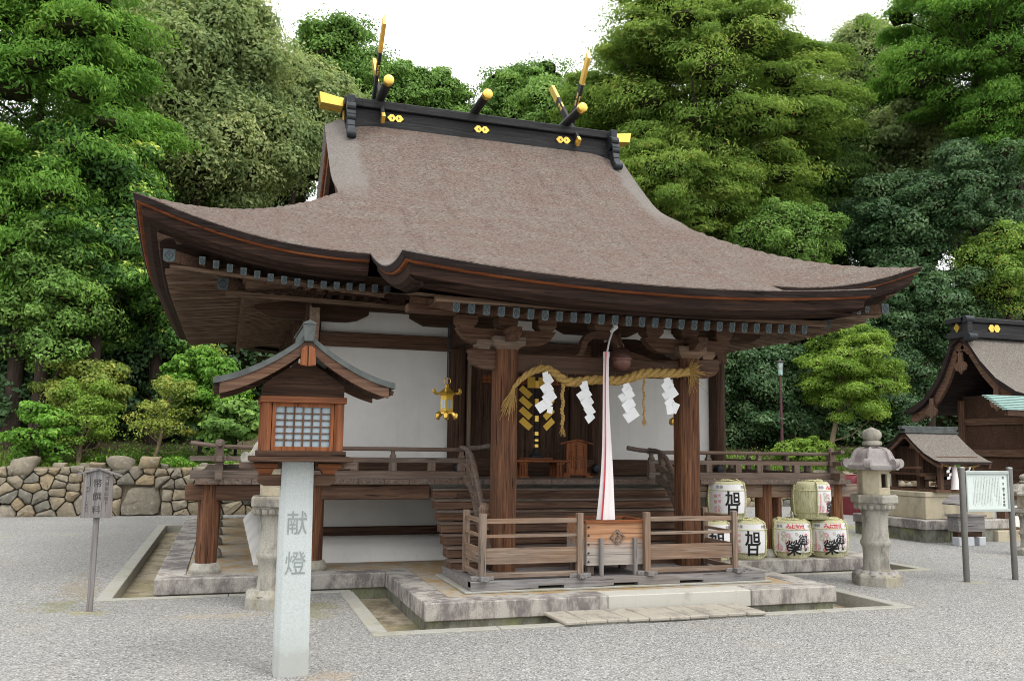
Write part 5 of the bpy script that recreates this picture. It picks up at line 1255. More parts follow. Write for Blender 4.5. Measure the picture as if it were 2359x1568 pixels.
# ------------------------------------------------------------------ signs
sp = thing('wooden_signpost', 'narrow weathered grey wooden signpost with brushed characters under a small gabled cap', 'signpost', (-5.272, 1.27, 0), R(0))
o = MB(); o.beam((.0, 0, -.1), (.006, 0, .93), .052, .045, 0, (0, 1, 0)); o.build('post', MW['silverZ'], sp, bevel=.003)
o = MB(); o.prism([(-.131, .885), (.146, .88), (.137, 1.285), (0.005, 1.345), (-.125, 1.295)], (0, -.04, 0), (1, 0, 0), (0, 0, 1), .025); o.build('board', MW['silverZ'], sp, bevel=.003)
o = MB(); o.beam((-.19, -.04, 1.295), (.012, -.04, 1.352), .075, .018); o.beam((.215, -.04, 1.28), (.008, -.04, 1.352), .075, .018); o.build('cap', MW['silverX'], sp, bevel=.003)
o = MB(); write_flat(o, '幣饌料', (.004, -.0535, 1.215), (1, 0, 0), (0, 0, 1), .085, .127, .004, tilt=.03)
write_flat(o, '天皇皇后陛下', (.085, -.0535, 1.255), (1, 0, 0), (0, 0, 1), .044, .047, .0); write_flat(o, '平成二十六年四月', (-.085, -.0535, 1.165), (1, 0, 0), (0, 0, 1), .031, .031, .0)
o.build('brush_writing', M['faded_ink'], sp, recalc=False)
ib = thing('information_board', 'pale green information board with columns of small text between two round grey posts', 'information board', (5.29, .83, 0), R(0))
for x in (-.395, .395):
    o = MB(); o.lathe([(.038, -.1), (.038, 1.425), (.03, 1.435), (0, 1.437)], (x, 0, 0), 18); o.build('post', M['steel'], ib, smooth=True)
    o = MB(); o.lathe([(.039, 1.426), (.036, 1.437), (0, 1.44)], (x, 0, 0), 18); o.build('post_cap', M['alu'], ib, smooth=True)
o = MB(); o.box(-.335, .335, -.012, .012, .905, 1.345); o.build('board', M['board'], ib)
o = MB(); o.box(-.355, .355, -.03, .02, 1.346, 1.39); o.box(-.355, .355, -.03, .02, .868, .904); o.box(-.355, -.336, -.03, .02, .905, 1.345); o.box(.336, .355, -.03, .02, .905, 1.345); o.build('frame', M['alu'], ib, bevel=.004)
o = MB(); write_flat(o, '国宝', (.265, -.013, 1.30), (1, 0, 0), (0, 0, 1), .034, .075, .02); write_flat(o, '御上神社本殿', (.268, -.013, 1.17), (1, 0, 0), (0, 0, 1), .042, .044, .015)
rg2 = random.Random(12)
for k, x in enumerate(fr(-.24, .195, 17)):
    inkmarks(o, x, 1.31-.012*(k % 3 == 1)-(.2 if k == 0 else 0), (.94 if k not in (13, 14) else 1.05)+rg2.uniform(0, .06), .0125, -.0125, rg2)
o.build('printed_text', M['faded_ink'], ib, recalc=False)
o = MB(); o.box(.228, .241, -.0145, -.0135, .95, 1.13); o.build('white_strip', M['paper'], ib)

# ------------------------------------------------------------------ right side: small shrine, big shrine, other things
pd = thing('stone_pedestal', 'stepped yellow granite pedestal carrying the small wooden shrine', 'pedestal', (8.03, 4.84, 0))
o = MB()
for a, b in ((0, .55), (.555, 1.2), (1.205, 1.9)): o.box(a, b, 0, 1.9, -.05, .225)
o.build('base_course', M['base_course'], pd, bevel=.008)
o = MB()
for a, b in ((-.03, .5), (.505, 1.3), (1.305, 1.93)): o.box(a, b, -.03, .9, .226, .40); o.box(a, b, .905, 1.93, .226, .398)
o.build('step_stone', M['granite'], pd, bevel=.015)
o = MB(); o.box(.17, 1.75, .17, 1.75, .401, .80); o.build('block', M['pedestal'], pd, bevel=.01)
o = MB()
for a, b in ((.16, .8), (.805, 1.76)): o.box(a, b, .155, .9, .801, .895); o.box(a, b, .905, 1.765, .801, .893)
o.build('cap_stone', M['pedestal'], pd, bevel=.01)

def shrine_roof(t, xa, xb, prof, th, mat, edge_in=0., name='thatched_roof'):
    """curved gable roof from a (y, z) profile, extruded between xa and xb"""
    o = MB(); X = fr(xa, xb, 14)
    def zz(x, y, z): k = abs(2*(x-xa)/(xb-xa)-1); return z+.0*k
    o.strip([[(x, y, zz(x, y, z)) for x in X] for y, z in prof], 0); r = o.build(name, M[mat], t, smooth=True)
    o = MB(); low = [(y, z-th) for y, z in prof]
    o.strip([[(x, y, z) for x in (xa+.02, xb-.02)] for y, z in low], 0)
    for x in (xa, xb): o.strip([[(x, y, z) for y, z in prof], [(x+(.02 if x == xa else -.02), y, z) for y, z in low]], 0)
    for (y, z), (y2, z2) in ((prof[0], low[0]), (prof[-1], low[-1])): o.strip([[(xa, y, z), (xb, y, z)], [(xa+.02, y2, z2), (xb-.02, y2, z2)]], 1)
    o.build('roof_edge', [M['thatch_cut'], M['thatch_cut']], r); return r
hk = thing('small_shrine', 'small unpainted wooden shrine with a thatched roof, raised on a stepped stone pedestal', 'small shrine', (8.03, 4.84, .895))
prof = [(1.62, .70), (1.45, .76), (1.2, .88), (1.0, 1.02), (.85, 1.13), (.78, 1.15), (.7, 1.11), (.5, .93), (.25, .74), (.0, .62), (-.12, .585)]
r = shrine_roof(hk, .30, 1.55, [(y+.05, z-.02) for y, z in prof], .055, 'thatch_small')
o = MB(); o.box(.27, 1.58, .73, .93, 1.10, 1.13); o.box(.30, 1.55, .75, .91, 1.131, 1.175); o.box(.25, 1.60, .77, .89, 1.176, 1.235); o.build('ridge', M['copper'], r, bevel=.004)
for x in (.36, 1.49):
    o = MB(); pp = [(y+.05, z-.08) for y, z in prof]
    for a, b in zip(pp, pp[1:]): o.beam((x, a[0], a[1]-.02), (x, b[0], b[1]-.02), .04, .09)
    o.build('bargeboard', MW['brownY'], r)
o = MB(); o.box(.55, 1.30, .70, 1.35, .18, .85); o.build('wall', MW['darkZ'], hk)
for x in (.55, 1.30):
    for y in (.69, 1.36): o = MB(); o.box(x-.045, x+.045, y-.045, y+.045, .02, .85); o.build('post', MW['brownZ'], hk)
    o = MB(); o.box(x-.04, x+.04, .14, .22, .02, .62); o.build('porch_post', MW['brownZ'], hk)
    o = MB(); o.beam((x, .18, .60), (x, .7, .72), .05, .07); o.build('tie_beam', MW['brownY'], hk)
o = MB(); o.box(.45, 1.40, .135, .225, .60, .66); o.box(.40, 1.45, .62, .76, .80, .87); o.build('beam', MW['brownX'], hk)
o = MB(); o.box(.40, 1.45, .42, 1.5, .30, .34); o.box(.40, 1.45, .36, .42, .22, .29); o.build('veranda', MW['brownX'], hk)
for i in range(3): o = MB(); o.box(.62, 1.23, .24+.06*i, .31+.06*i, .06+.075*i, .13+.075*i); o.build('step', MW['brownX'], hk)
o = MB(); o.box(.35, 1.50, .08, .16, .0, .05); o.box(.35, 1.50, 1.46, 1.54, 0, .05); o.box(.35, .43, .161, 1.459, .001, .049); o.box(1.42, 1.5, .161, 1.459, .001, .049); o.build('sill', MW['brownX'], hk)
o = MB(); o.box(.30, .55, .40, .45, .28, .33); o.box(.31, .35, .40, 1.5, .42, .46); o.build('handrail', MW['brownY'], hk)
def small_obj(name, label, cat, mb, mat, loc, smooth=False): 
    o_ = mb.build(name, mat, None, smooth=smooth); o_.location = loc; return tag(o_, label, cat)
o = MB(); pth = np.array([(k/20*.85, 0, -.05*math.sin(k/20*3.14)) for k in range(21)]); twisted(o, pth, [.025]*21, 3, .12, 6); wisps(o, (.12, 0, -.03), (0, 0, -1), 14, .14, .2, .004); wisps(o, (.72, 0, -.03), (0, 0, -1), 14, .14, .2, .004)
small_obj('straw_rope', 'short straw rope tied across the front of the small pedestal shrine', 'sacred rope', o, M['rope'], (8.53, 4.90, 1.40))
o = MB(); o.lathe([(.085, 0), (.075, .02), (.06, .2), (.04, .40), (.012, .45)], (0, 0, 0), 14); small_obj('bell_cloth', 'small pale cloth rope hanging before the small pedestal shrine', 'bell rope', o, M['cloth'], (8.80, 4.90, .95), True)
for k, (x, lab) in enumerate(((8.63, 'tiny paper streamer beside the small pale cloth, nearer the pedestal corner'), (9.1, 'tiny paper streamer at the far end of the short rope, beyond the small pale cloth'))):
    o = MB()
    for i in range(4): o.prism([(-.03, -.03), (.03, -.015), (.03, .035), (-.03, .02)], (.022*(-1)**i, -.004*i, -.06*i), (1, .2*(-1)**i, 0), (0, 0, 1), .003)
    small_obj('paper_streamer', lab, 'paper streamer', o, M['paper'], (x, 4.86, 1.34))
cb = thing('coin_stand', 'grey wooden coin stand with a tiny gabled roof on pale blocks beside the pedestal', 'offering stand', (8.34, 4.32, 0))
o = MB(); o.box(-.14, .20, -.06, .10, 0, .15); o.build('foot_block', M['concrete'], cb, bevel=.006); o = MB(); o.box(.31, .46, -.06, .14, 0, .15); o.build('foot_block', M['concrete'], cb, bevel=.006)
o = MB(); o.box(-.1, .44, .0, .12, .15, .24); o.build('beam', MW['darkX'], cb)
o = MB(); o.box(-.13, .46, -.05, .2, .24, .50); o.box(-.16, .49, -.08, .23, .50, .535); o.box(.0, .3, -.06, -.045, .3, .42); o.build('box', MW['silverX'], cb, bevel=.004)
o = MB(); o.box(-.03, .01, -.12, -.08, .24, .74); o.build('roof_post', MW['silverZ'], cb)
o = MB(); o.beam((-.17, -.2, .735), (.0, -.2, .86), .06, .02); o.beam((.17, -.2, .735), (0, -.2, .86), .06, .02)
o.strip([[(-.2, -.22, .73), (.02, -.22, .88), (.2, -.22, .76)], [(-.2, .25, .73), (.02, .25, .88), (.2, .25, .76)]]); o.strip([[(-.2, -.22, .71), (.02, -.22, .86), (.2, -.22, .74)], [(-.2, .25, .71), (.02, .25, .86), (.2, .25, .74)]])
o.build('roof', MW['silverY'], cb)

bs = thing('side_shrine', 'dark wooden side shrine with a sweeping thatched roof and gold crests on its ridge', 'shrine hall', (12.15, 8.0, 0))
prof = [(1.75, 2.72), (1.5, 2.78), (1.2, 2.93), (.9, 3.18), (.6, 3.55), (.38, 3.95), (.22, 4.3), (.0, 4.42), (-.25, 4.22), (-.6, 3.72), (-1.0, 3.30), (-1.5, 2.98), (-2.0, 2.82), (-2.5, 2.74), (-2.8, 2.72)]
r = shrine_roof(bs, 0, 4.6, prof, .14, 'thatch_small')
for x in (.16, 4.4):
    o = MB(); pp = [(y*.97, z-.2) for y, z in prof]
    for a, b in zip(pp, pp[1:]): o.beam((x, a[0], a[1]-.06), (x, b[0], b[1]-.06), .08, .2)
    o.build('bargeboard', MW['brownY'], r)
def gegyo(y, z):
    o = MB(); o.prism([(-.05, .22), (.05, .22), (.07, .0), (.14, -.02), (.18, -.1), (.14, -.2), (.05, -.23), (0, -.3), (-.05, -.23), (-.14, -.2), (-.18, -.1), (-.14, -.02), (-.07, .0)], (.05, y, z), (0, -1, 0), (0, 0, 1), .06); o.build('gable_pendant', MW['brownZ'], r, bevel=.01)
gegyo(.0, 3.75); gegyo(.95, 2.72); gegyo(-.95, 2.85)
o = MB(); o.box(-.05, 4.65, -.3, .3, 4.3, 4.44); o.box(-.0, 4.6, -.22, .22, 4.44, 4.66); o.box(-.1, 4.7, -.28, .28, 4.66, 4.78); o.box(-.06, .10, -.36, -.2, 4.2, 4.74); o.build('ridge_beam', M['lacquer'], r, bevel=.015)
for y_, z_ in ((-.38, 4.3), (-.30, 4.72)): o = MB(); o.tube([(-.1, y_, z_), (.14, y_, z_)], .085, 12); o.build('ridge_scroll', M['iron'], r)
for x in (.85, 2.0, 3.2):
    o = MB()
    for dx in (-.075, .075): o.prism([(-.10, 0), (-.04, .085), (.04, .085), (.10, 0), (.04, -.085), (-.04, -.085)], (x+dx, -.235-.01*(dx > 0), 4.55), (1, 0, 0), (0, 0, 1), .02)
    o.build('gold_crest', M['gold'], r)
o = MB(); o.prism([(-.09, 0), (0, .12), (.09, 0), (0, -.12)], (-.01, 0.0, 4.55), (0, 1, 0), (0, 0, 1), .03); o.build('gold_crest', M['gold'], r)
o = MB(); o.box(.95, 3.9, -.9, .9, .9, 3.0); o.build('wall', MW['darkX'], bs)
o = MB(); o.box(.9, .955, -.95, .95, 1.55, 1.72); o.box(.9, .955, -.95, .95, 2.3, 2.45); o.box(.85, 4.0, -.96, -.9, 2.3, 2.45); o.build('tie_beam', MW['brownY'], bs)
for x in (.95, 2.4, 3.9):
    for y in (-.93, .93): o = MB(); o.lathe([(.10, .5), (.10, 2.9)], (x, y, 0), 14); o.build('column', MW['brownZ'], bs, smooth=True)
for x in (.6, 4.1):
    o = MB(); o.box(x-.08, x+.08, -2.1, -1.94, .3, 2.6); o.build('porch_pillar', MW['brownZ'], bs)
o = MB(); o.box(.55, 4.2, -2.1, -1.95, 2.35, 2.55); o.build('porch_beam', MW['brownX'], bs)
o = MB(); o.box(.35, 4.5, -1.5, 1.4, .82, .90); o.box(.35, 4.5, -1.48, -1.4, .62, .80); o.box(.36, .42, -1.4, 1.38, .62, .80); o.build('veranda', MW['brownX'], bs)
o = MB()
for z in (1.02, 1.14, 1.27): o.box(.37, .41, -1.5, 1.4, z-.02, z+.02); o.box(.37, 4.4, -1.49, -1.45, z-.021, z+.019)
o.build('railing', MW['darkY'], bs)
o = MB(); o.box(2.55, 2.9, -1.0, -.955, 1.2, 2.3); o.build('gilded_panel', M['gold_matte'], bs)
o = MB(); o.box(.2, 4.6, -2.4, 1.7, -.05, .32); o.build('stone_base', M['pedestal'], bs, bevel=.01)
o = MB(); o.box(.6, 4.2, -1.3, 1.3, .321, .62); o.build('white_skirting', M['plaster'], bs)
pl_ = thing('paved_terrace', 'low stone-edged terrace with a wooden stair foot in front of the side shrine', 'terrace', (9.6, 4.75, 0))
o = MB(); o.box(0, 4.6, 0, 1.0, -.05, .20); o.box(0, 4.6, 1.005, 1.6, -.05, .198); o.build('edge_stone', M['pedestal'], pl_, bevel=.01)
o = MB(); o.box(.2, 4.6, .35, 1.5, .2, .55); o.build('white_wall', M['plaster'], pl_); o = MB(); o.box(.35, .55, .15, .34, .2, .8); o.box(.25, .62, .08, .345, .2, .25); o.build('stair_foot', MW['brownZ'], pl_)
cr = thing('copper_porch', 'pale green copper sheet roof edge of a stall at the right border', 'porch roof', (10.14, 4.9, 0))
o = MB(); n = 9
for i in range(n):
    a, b = i/n, (i+1)/n
    o.add([(0+a*1.6, -.0+a*.0, 2.50+a*.55), (3, 0, 2.50+a*.55), (3, .0+1.4, 2.50+b*.55), (0+b*1.6, 1.4*0+.0+b*.5, 2.50+b*.55)], [(0, 1, 2, 3)]) if 0 else o.box(a*.40, 3, a*.9, b*.9+.02, 2.46+a*.36, 2.48+a*.36)
o.build('copper_sheet', M['teal'], cr, bevel=.004)
o = MB(); o.box(.05, 3, .03, .12, 2.35, 2.469); o.build('fascia', MW['darkX'], cr)
for x in (1.2, 2.8): o = MB(); o.box(x-.06, x+.06, .3, .42, 0, 2.5); o.build('post', MW['brownZ'], cr)
lm = thing('street_lamp', 'thin maroon lamp post with a flat disc shade among the trees', 'street lamp', (13.0, 16.2, 0))
o = MB(); o.lathe([(.06, 0), (.045, 3.0), (.045, 4.1)], (0, 0, 0), 12); o.build('pole', M['maroon_steel'], lm, smooth=True)
o = MB(); o.lathe([(.07, 4.08), (.075, 4.25)], (0, 0, 0), 14); o.build('collar', M['teal'], lm)
o = MB(); o.lathe([(.075, 4.25), (.11, 4.48), (.10, 4.5)], (0, 0, 0), 16); o.build('lamp_glass', M['alu'], lm, smooth=True)
o = MB(); o.lathe([(.0, 4.50), (.20, 4.505), (.20, 4.52), (.08, 4.55), (.03, 4.57), (.02, 4.63), (0, 4.64)], (0, 0, 0), 20); o.build('lamp_shade', M['steel'], lm, smooth=True)
o = MB(); rows = []
for z, k in ((0, 1.04), (.25, 1.02), (.7, 1), (.93, .96), (1.0, .8), (1.02, 0)):
    rows.append([((.42 if 0 else .40)*k*math.copysign(abs(math.cos(a))**.35, math.cos(a))+.02*math.sin(5*a+z*4), .3*k*math.copysign(abs(math.sin(a))**.35, math.sin(a))+.02*math.sin(7*a), z+.02*math.sin(3*a)) for a in fr(0, 2*math.pi*31/32, 31)])
o.strip(rows, 0, True); tp = o.build('covered_crate', M['tarp'], None, smooth=True); tp.location = (11.75, 11.2, 0); tag(tp, 'crate wrapped in a maroon tarpaulin near the far corner of the veranda', 'covered crate')

# ------------------------------------------------------------------ stone walls and bank
def rock(mb_v, mb_f, mb_val, c, s, rg_, val):
    n1, n2 = 11, 7; b = len(mb_v); f1, f2, f3 = rg_.uniform(0, 6, 3); pw = rg_.uniform(.38, .6); tl = rg_.uniform(-.3, .3, 3)
    k1 = rg_.uniform(.85, 1.15, 8)
    for i in range(n2+1):
        ph = math.pi*i/n2
        for j in range(n1):
            th = 2*math.pi*j/n1
            x, y, z = math.sin(ph)*math.cos(th), math.sin(ph)*math.sin(th), math.cos(ph)
            sg = lambda q: math.copysign(abs(q)**pw, q)
            kk = 1+.10*math.sin(3*x+f1)*math.cos(2.5*z+f2)+.07*math.sin(5*y+4*z+f3)
            mb_v.append((c[0]+s[0]*(sg(x)*kk+tl[1]*z), c[1]+s[1]*sg(y)*kk, c[2]+s[2]*(sg(z)*kk*(1+.16*math.sin(2*x+f3))+tl[0]*x))); mb_val.append(val)
    for i in range(n2):
        for j in range(n1): mb_f.append((b+i*n1+j, b+(i+1)*n1+j, b+(i+1)*n1+(j+1) % n1, b+i*n1+(j+1) % n1))
def rockmesh(name, V, F, A_):
    me = bpy.data.meshes.new(name); me.from_pydata(V, [], F); at_ = me.attributes.new('v', 'FLOAT', 'POINT'); at_.data.foreach_set('value', np.array(A_, np.float32)); me.materials.append(M['rock'])
    bm = bmesh.new(); bm.from_mesh(me); bmesh.ops.recalc_face_normals(bm, faces=bm.faces); bm.to_mesh(me); bm.free()
    me.polygons.foreach_set('use_smooth', [True]*len(me.polygons)); me.update(); return link(name, me)
def clip_poly(poly, p, n):                      # keep the side of the line through p where (q-p).n < 0
    out = []
    for i in range(len(poly)):
        a, b = poly[i], poly[(i+1) % len(poly)]; da, db = (a-p)@n, (b-p)@n
        if da <= 0: out.append(a)
        if da*db < 0: out.append(a+(b-a)*da/(da-db))
    return out
def stone_wall(name, label, x0, x1, y, H, seed, big=None):
    """dry-laid field stones: irregular cells packed tightly, each a rough pillow with its own tilt"""
    g = np.random.default_rng(seed); V, F, A_ = [], [], []; pts = []
    tries = 0
    while tries < 9000:
        p = np.array([g.uniform(x0, x1), g.uniform(0, H)]); tries += 1
        if big and big[0]-.08 < p[0] < big[1]+.08 and p[1] < big[2]+.05: continue
        dmin = (.42-.15*p[1]/H)*(1 if g.uniform() < .8 else .5)
        if all((q[0]-p[0])**2*.55+(q[1]-p[1])**2*1.5 > dmin*dmin for q in pts): pts.append(p)
    cells = []
    P = np.array(pts)
    for p in pts:
        poly = [np.array(q) for q in ((p[0]-.6, -.02), (p[0]+.6, -.02), (p[0]+.6, H+.03*math.sin(p[0]*5)), (p[0]-.6, H+.03*math.sin(p[0]*5)))]
        if big:
            if p[0] < big[0]: poly = clip_poly(poly, np.array([big[0]-.02, 0]), np.array([1., 0])) if p[1] < big[2] else clip_poly(poly, np.array([0, big[2]]), np.array([0, -1.])) if p[0] > big[0]-.3 else poly
            elif p[0] > big[1]: poly = clip_poly(poly, np.array([big[1]+.02, 0]), np.array([-1., 0])) if p[1] < big[2] else poly
            else: poly = clip_poly(poly, np.array([0, big[2]+.01]), np.array([0, -1.]))
        for q in P[np.argsort(((P-p)**2).sum(1))[1:16]]:
            d = q-p
            if len(poly) > 2: poly = clip_poly(poly, (p+q)/2-d/np.linalg.norm(d)*.005, d)
        if len(poly) > 2: cells.append(poly)
    if big: x_, X_, h_ = big; cells.append([np.array(q) for q in ((x_+.02, 0), (X_-.03, 0), (X_+.02, h_*.45), (X_-.05, h_*.95), (x_+.4, h_), (x_+.12, h_*.9), (x_-.02, h_*.3))])
    for poly in cells:
        # round the corners: insert points along the edges
        q = []
        for i in range(len(poly)):
            a, b = poly[i], poly[(i+1) % len(poly)]
            q += [a+(b-a)*.13, a+(b-a)*.5+g.normal(size=2)*.006, a+(b-a)*.87]
        q = np.array(q); c = q.mean(0); v = g.uniform(0, 1); tx, tz = g.uniform(-.18, .18, 2); b0 = g.uniform(.06, .15); lean = lambda z: y+.13*z
        n = len(q); b = len(V)
        for sc_, dep in ((1., .26), (1.0, .05), (.985, .0), (.92, -.025-b0*.2), (.5, -.03-b0*.4)):
            for k in range(n):
                p = c+(q[k]-c)*sc_; V.append((p[0], lean(p[1])+dep+tx*(p[0]-c[0])*(dep < .1)+tz*(p[1]-c[1])*(dep < .1)+g.normal()*.007*(dep < .05), p[1])); A_.append(v)
        V.append((c[0], lean(c[1])-.03-b0*.5, c[1])); A_.append(v)
        for r_ in range(4):
            for k in range(n): F.append((b+r_*n+k, b+r_*n+(k+1) % n, b+(r_+1)*n+(k+1) % n, b+(r_+1)*n+k))
        for k in range(n): F.append((b+4*n+k, b+4*n+(k+1) % n, b+5*n))
    for k in range(int((x1-x0)*2.2)): rock(V, F, A_, (g.uniform(x0, x1), y+.33, H+.02), (g.uniform(.08, .2), .14, g.uniform(.05, .1)), g, g.uniform(0, 1))
    b = len(V); V += [(x0, y+.1, -.1), (x1, y+.1, -.1), (x1, y+.23, H), (x0, y+.23, H), (x1, y+.9, H), (x0, y+.9, H)]; A_ += [.35]*6; F += [(b, b+1, b+2, b+3), (b+3, b+2, b+4, b+5)]
    o_ = rockmesh(name, V, F, A_); o_.data.set_sharp_from_angle(angle=R(50)); tag(o_, label, 'stone wall'); return o_
stone_wall('stone_wall', 'rough field-stone retaining wall behind the signpost and the shrine, below the wooded bank', -15, 6.5, 13.3, 1.06, 3, (-6.25, -5.45, .66))
stone_wall('stone_wall', 'rough field-stone retaining wall behind the street lamp and the small pedestal shrine', 7.2, 24, 14.3, .95, 9)
for i, (x, z, w_, h_, lab) in enumerate(((-6.35, 1.15, .27, .15, 'flat brown boulder on top of the wall, nearer the signpost cap'), (-5.75, 1.16, .23, .17, 'rounded grey boulder on top of the wall, beside the flat brown one'), (-8.3, 1.08, .27, .2, 'pointed grey boulder on the wall below the small bright shrub'))):
    V, F, A_ = [], [], []; rock(V, F, A_, (0, 0, 0), (w_, .26, h_), np.random.default_rng(20+i), .3+.2*i); o_ = rockmesh('boulder', V, F, A_); o_.location = (x, 13.6, z); tag(o_, lab, 'boulder')
mb = MB(); X = fr(-60, 90, 60); Yv = fr(0, 1, 26)
def bz(x, y): 
    k = max(0, y-14.5); return 1.0+.22*k**.95+.12*math.sin(x*.5)*math.cos(y*.4)*min(1, k)
mb.strip([[(x, (13.5 if x < 6.8 else 14.5)+60*t**1.5, bz(x, (13.5 if x < 6.8 else 14.5)+60*t**1.5)) for x in X] for t in Yv]); struct(mb.build('wooded_bank', M['soil'], smooth=True, recalc=False))
# ------------------------------------------------------------------ trees and plants
def cp_(px, py, rx, ry, Y, ryd=None):
    c = at(px, py, Y); d = float((c-CAM)@fw)/FPX; return c, (rx*d, (ryd or .8*rx)*d, ry*d)
def T(name, label, px, py, rx, ry, Y, mat, bk='bark_dark', cat='tree', ryd=None, basepx=None, **k):
    c, r = cp_(px, py, rx, ry, Y, ryd); bx = c[0] if basepx is None else at(basepx, 1000, Y)[0]
    return tree(name, label, cat, (bx, c[1], bz(bx, c[1])-.1), c, r, LEAF[mat], M[bk], **k)
# left
T('conifer', 'tall bright green conifer with drooping sprays at the left border', 95, 240, 250, 420, 17.5, 'conifer', nclump=150, clump=.75, per=300, leaf=.15, asp=.28, droopy=.45, layer=.85, flat=.42, lumps=9, inner=.55, zmin=-1)
T('conifer', 'lower drooping green conifer beside the left border, above the dark bushes', 60, 560, 170, 190, 16.2, 'conifer', nclump=70, clump=.6, per=300, leaf=.12, asp=.28, droopy=.45, layer=.85, flat=.42, lumps=6, inner=.5)
T('conifer', 'dark sparse conifer with sky showing through, behind the olive tree', 300, 110, 150, 250, 27, 'darkconifer', nclump=100, clump=.85, per=240, leaf=.19, asp=.3, droopy=.3, layer=.85, flat=.42, lumps=7, inner=.3, limbs=30)
T('olive_tree', 'huge rounded olive-green broadleaf tree rising behind the left eave of the hall', 520, 255, 240, 250, 23, 'olive', 'bark_dark', nclump=190, clump=.85, per=630, leaf=.135, asp=.5, flat=.8, lumps=12, inner=.55, limbs=26, zmin=-.85, tr=.3, top_=0) if 0 else None
T('olive_tree', 'huge rounded olive-green broadleaf tree rising behind the left eave of the hall', 452, 258, 205, 262, 23, 'olive', nclump=190, clump=.85, per=645, leaf=.135, asp=.5, flat=.8, lumps=12, inner=.5, limbs=26, zmin=-.9, tr=.3, bend=.15)
T('olive_tree', 'smaller olive-green tree leaning against the gilded end of the ridge', 680, 300, 90, 165, 25, 'olive', nclump=70, clump=.8, per=495, leaf=.135, asp=.5, flat=.8, lumps=7, inner=.4, limbs=12)
T('evergreen_tree', 'glossy evergreen with pale new shoots beside the left corner of the eave', 235, 530, 120, 270, 16.3, 'glossy', nclump=115, clump=.46, per=300, leaf=.12, asp=.45, flat=.7, lumps=9, inner=.5, tips=.9)
T('evergreen_tree', 'glossy evergreen with pale new shoots below and behind the left eave', 370, 690, 125, 190, 17.5, 'glossy', nclump=90, clump=.46, per=300, leaf=.12, asp=.45, flat=.7, lumps=8, inner=.5, tips=.8)
T('evergreen_tree', 'dusky green evergreen standing in front of the left border conifers', 110, 690, 125, 200, 15.8, 'mid', nclump=85, clump=.45, per=300, leaf=.09, asp=.5, flat=.7, lumps=8, inner=.5)
T('dark_bush', 'dark shaded bush at the foot of the left border trees', 20, 880, 150, 140, 17.5, 'dark', nclump=60, clump=.5, per=260, leaf=.11, flat=.7, cat='bush')
T('dark_bush', 'dark shaded bush under the glossy evergreens, behind the thin saplings', 330, 920, 150, 130, 18.5, 'dark', nclump=60, clump=.55, per=240, leaf=.11, flat=.7, cat='bush')
T('yellow_shrub', 'yellow-tinged shrub behind the small pale sapling', 200, 895, 80, 60, 15.4, 'yellowish', cat='shrub', nclump=30, clump=.28, per=200, leaf=.075, flat=.6, tr=.06, inner=.3)
T('bright_shrub', 'small bright green shrub growing over the stone wall near the left border', 88, 1000, 66, 76, 14.0, 'bright', cat='shrub', nclump=42, clump=.17, per=90, leaf=.085, asp=.5, flat=.6, tr=.05, inner=.3, group='shrubs above the stone wall')
T('sapling', 'thin pale-leaved sapling on the bank just behind the signpost', 190, 965, 75, 95, 14.3, 'maple', 'bark_pale', cat='sapling', core=False, nclump=34, clump=.2, per=90, leaf=.05, asp=.6, tr=.05, inner=.3, limbs=24, group='saplings above the stone wall', bend=.03)
T('sapling', 'thin leaning sapling with open twigs beside the veranda corner', 385, 965, 70, 90, 14.3, 'yellowish', 'bark_pale', cat='sapling', core=False, nclump=28, clump=.2, per=70, leaf=.055, asp=.6, tr=.05, inner=.3, limbs=24, group='saplings above the stone wall', basepx=355, bend=.03)
T('bright_tree', 'fresh light-green tree glowing between the left eave and the wooden lantern', 470, 905, 92, 98, 15.2, 'bright', nclump=95, clump=.23, per=170, leaf=.09, asp=.5, flat=.65, tr=.08, inner=.4)
T('leafy_shrub', 'broad-leaved green shrub beside the veranda rail behind the wooden lantern', 545, 985, 75, 55, 14.6, 'mid', cat='shrub', nclump=34, clump=.22, per=90, leaf=.13, asp=.7, flat=.5, tr=.05, inner=.3, group='shrubs above the stone wall')
# centre, far behind the roof
for a in ((790, 150, 75, 105, 31, 'round-topped green tree beside the left crossed finials'), (880, 235, 90, 85, 30, 'low green tree right behind the left gilded logs'), (985, 265, 95, 85, 31, 'spreading green tree behind the middle of the ridge'), (1205, 225, 95, 105, 31, 'open-crowned green tree behind the right half of the ridge'), (1310, 270, 70, 95, 28, 'green tree behind the right crossed finials')):
    T('broadleaf_tree', a[5], a[0], a[1], a[2], a[3], a[4], 'mid', nclump=60, clump=.75, per=240, leaf=.15, asp=.5, flat=.5, lumps=8, inner=.3, limbs=18, zmin=-1)
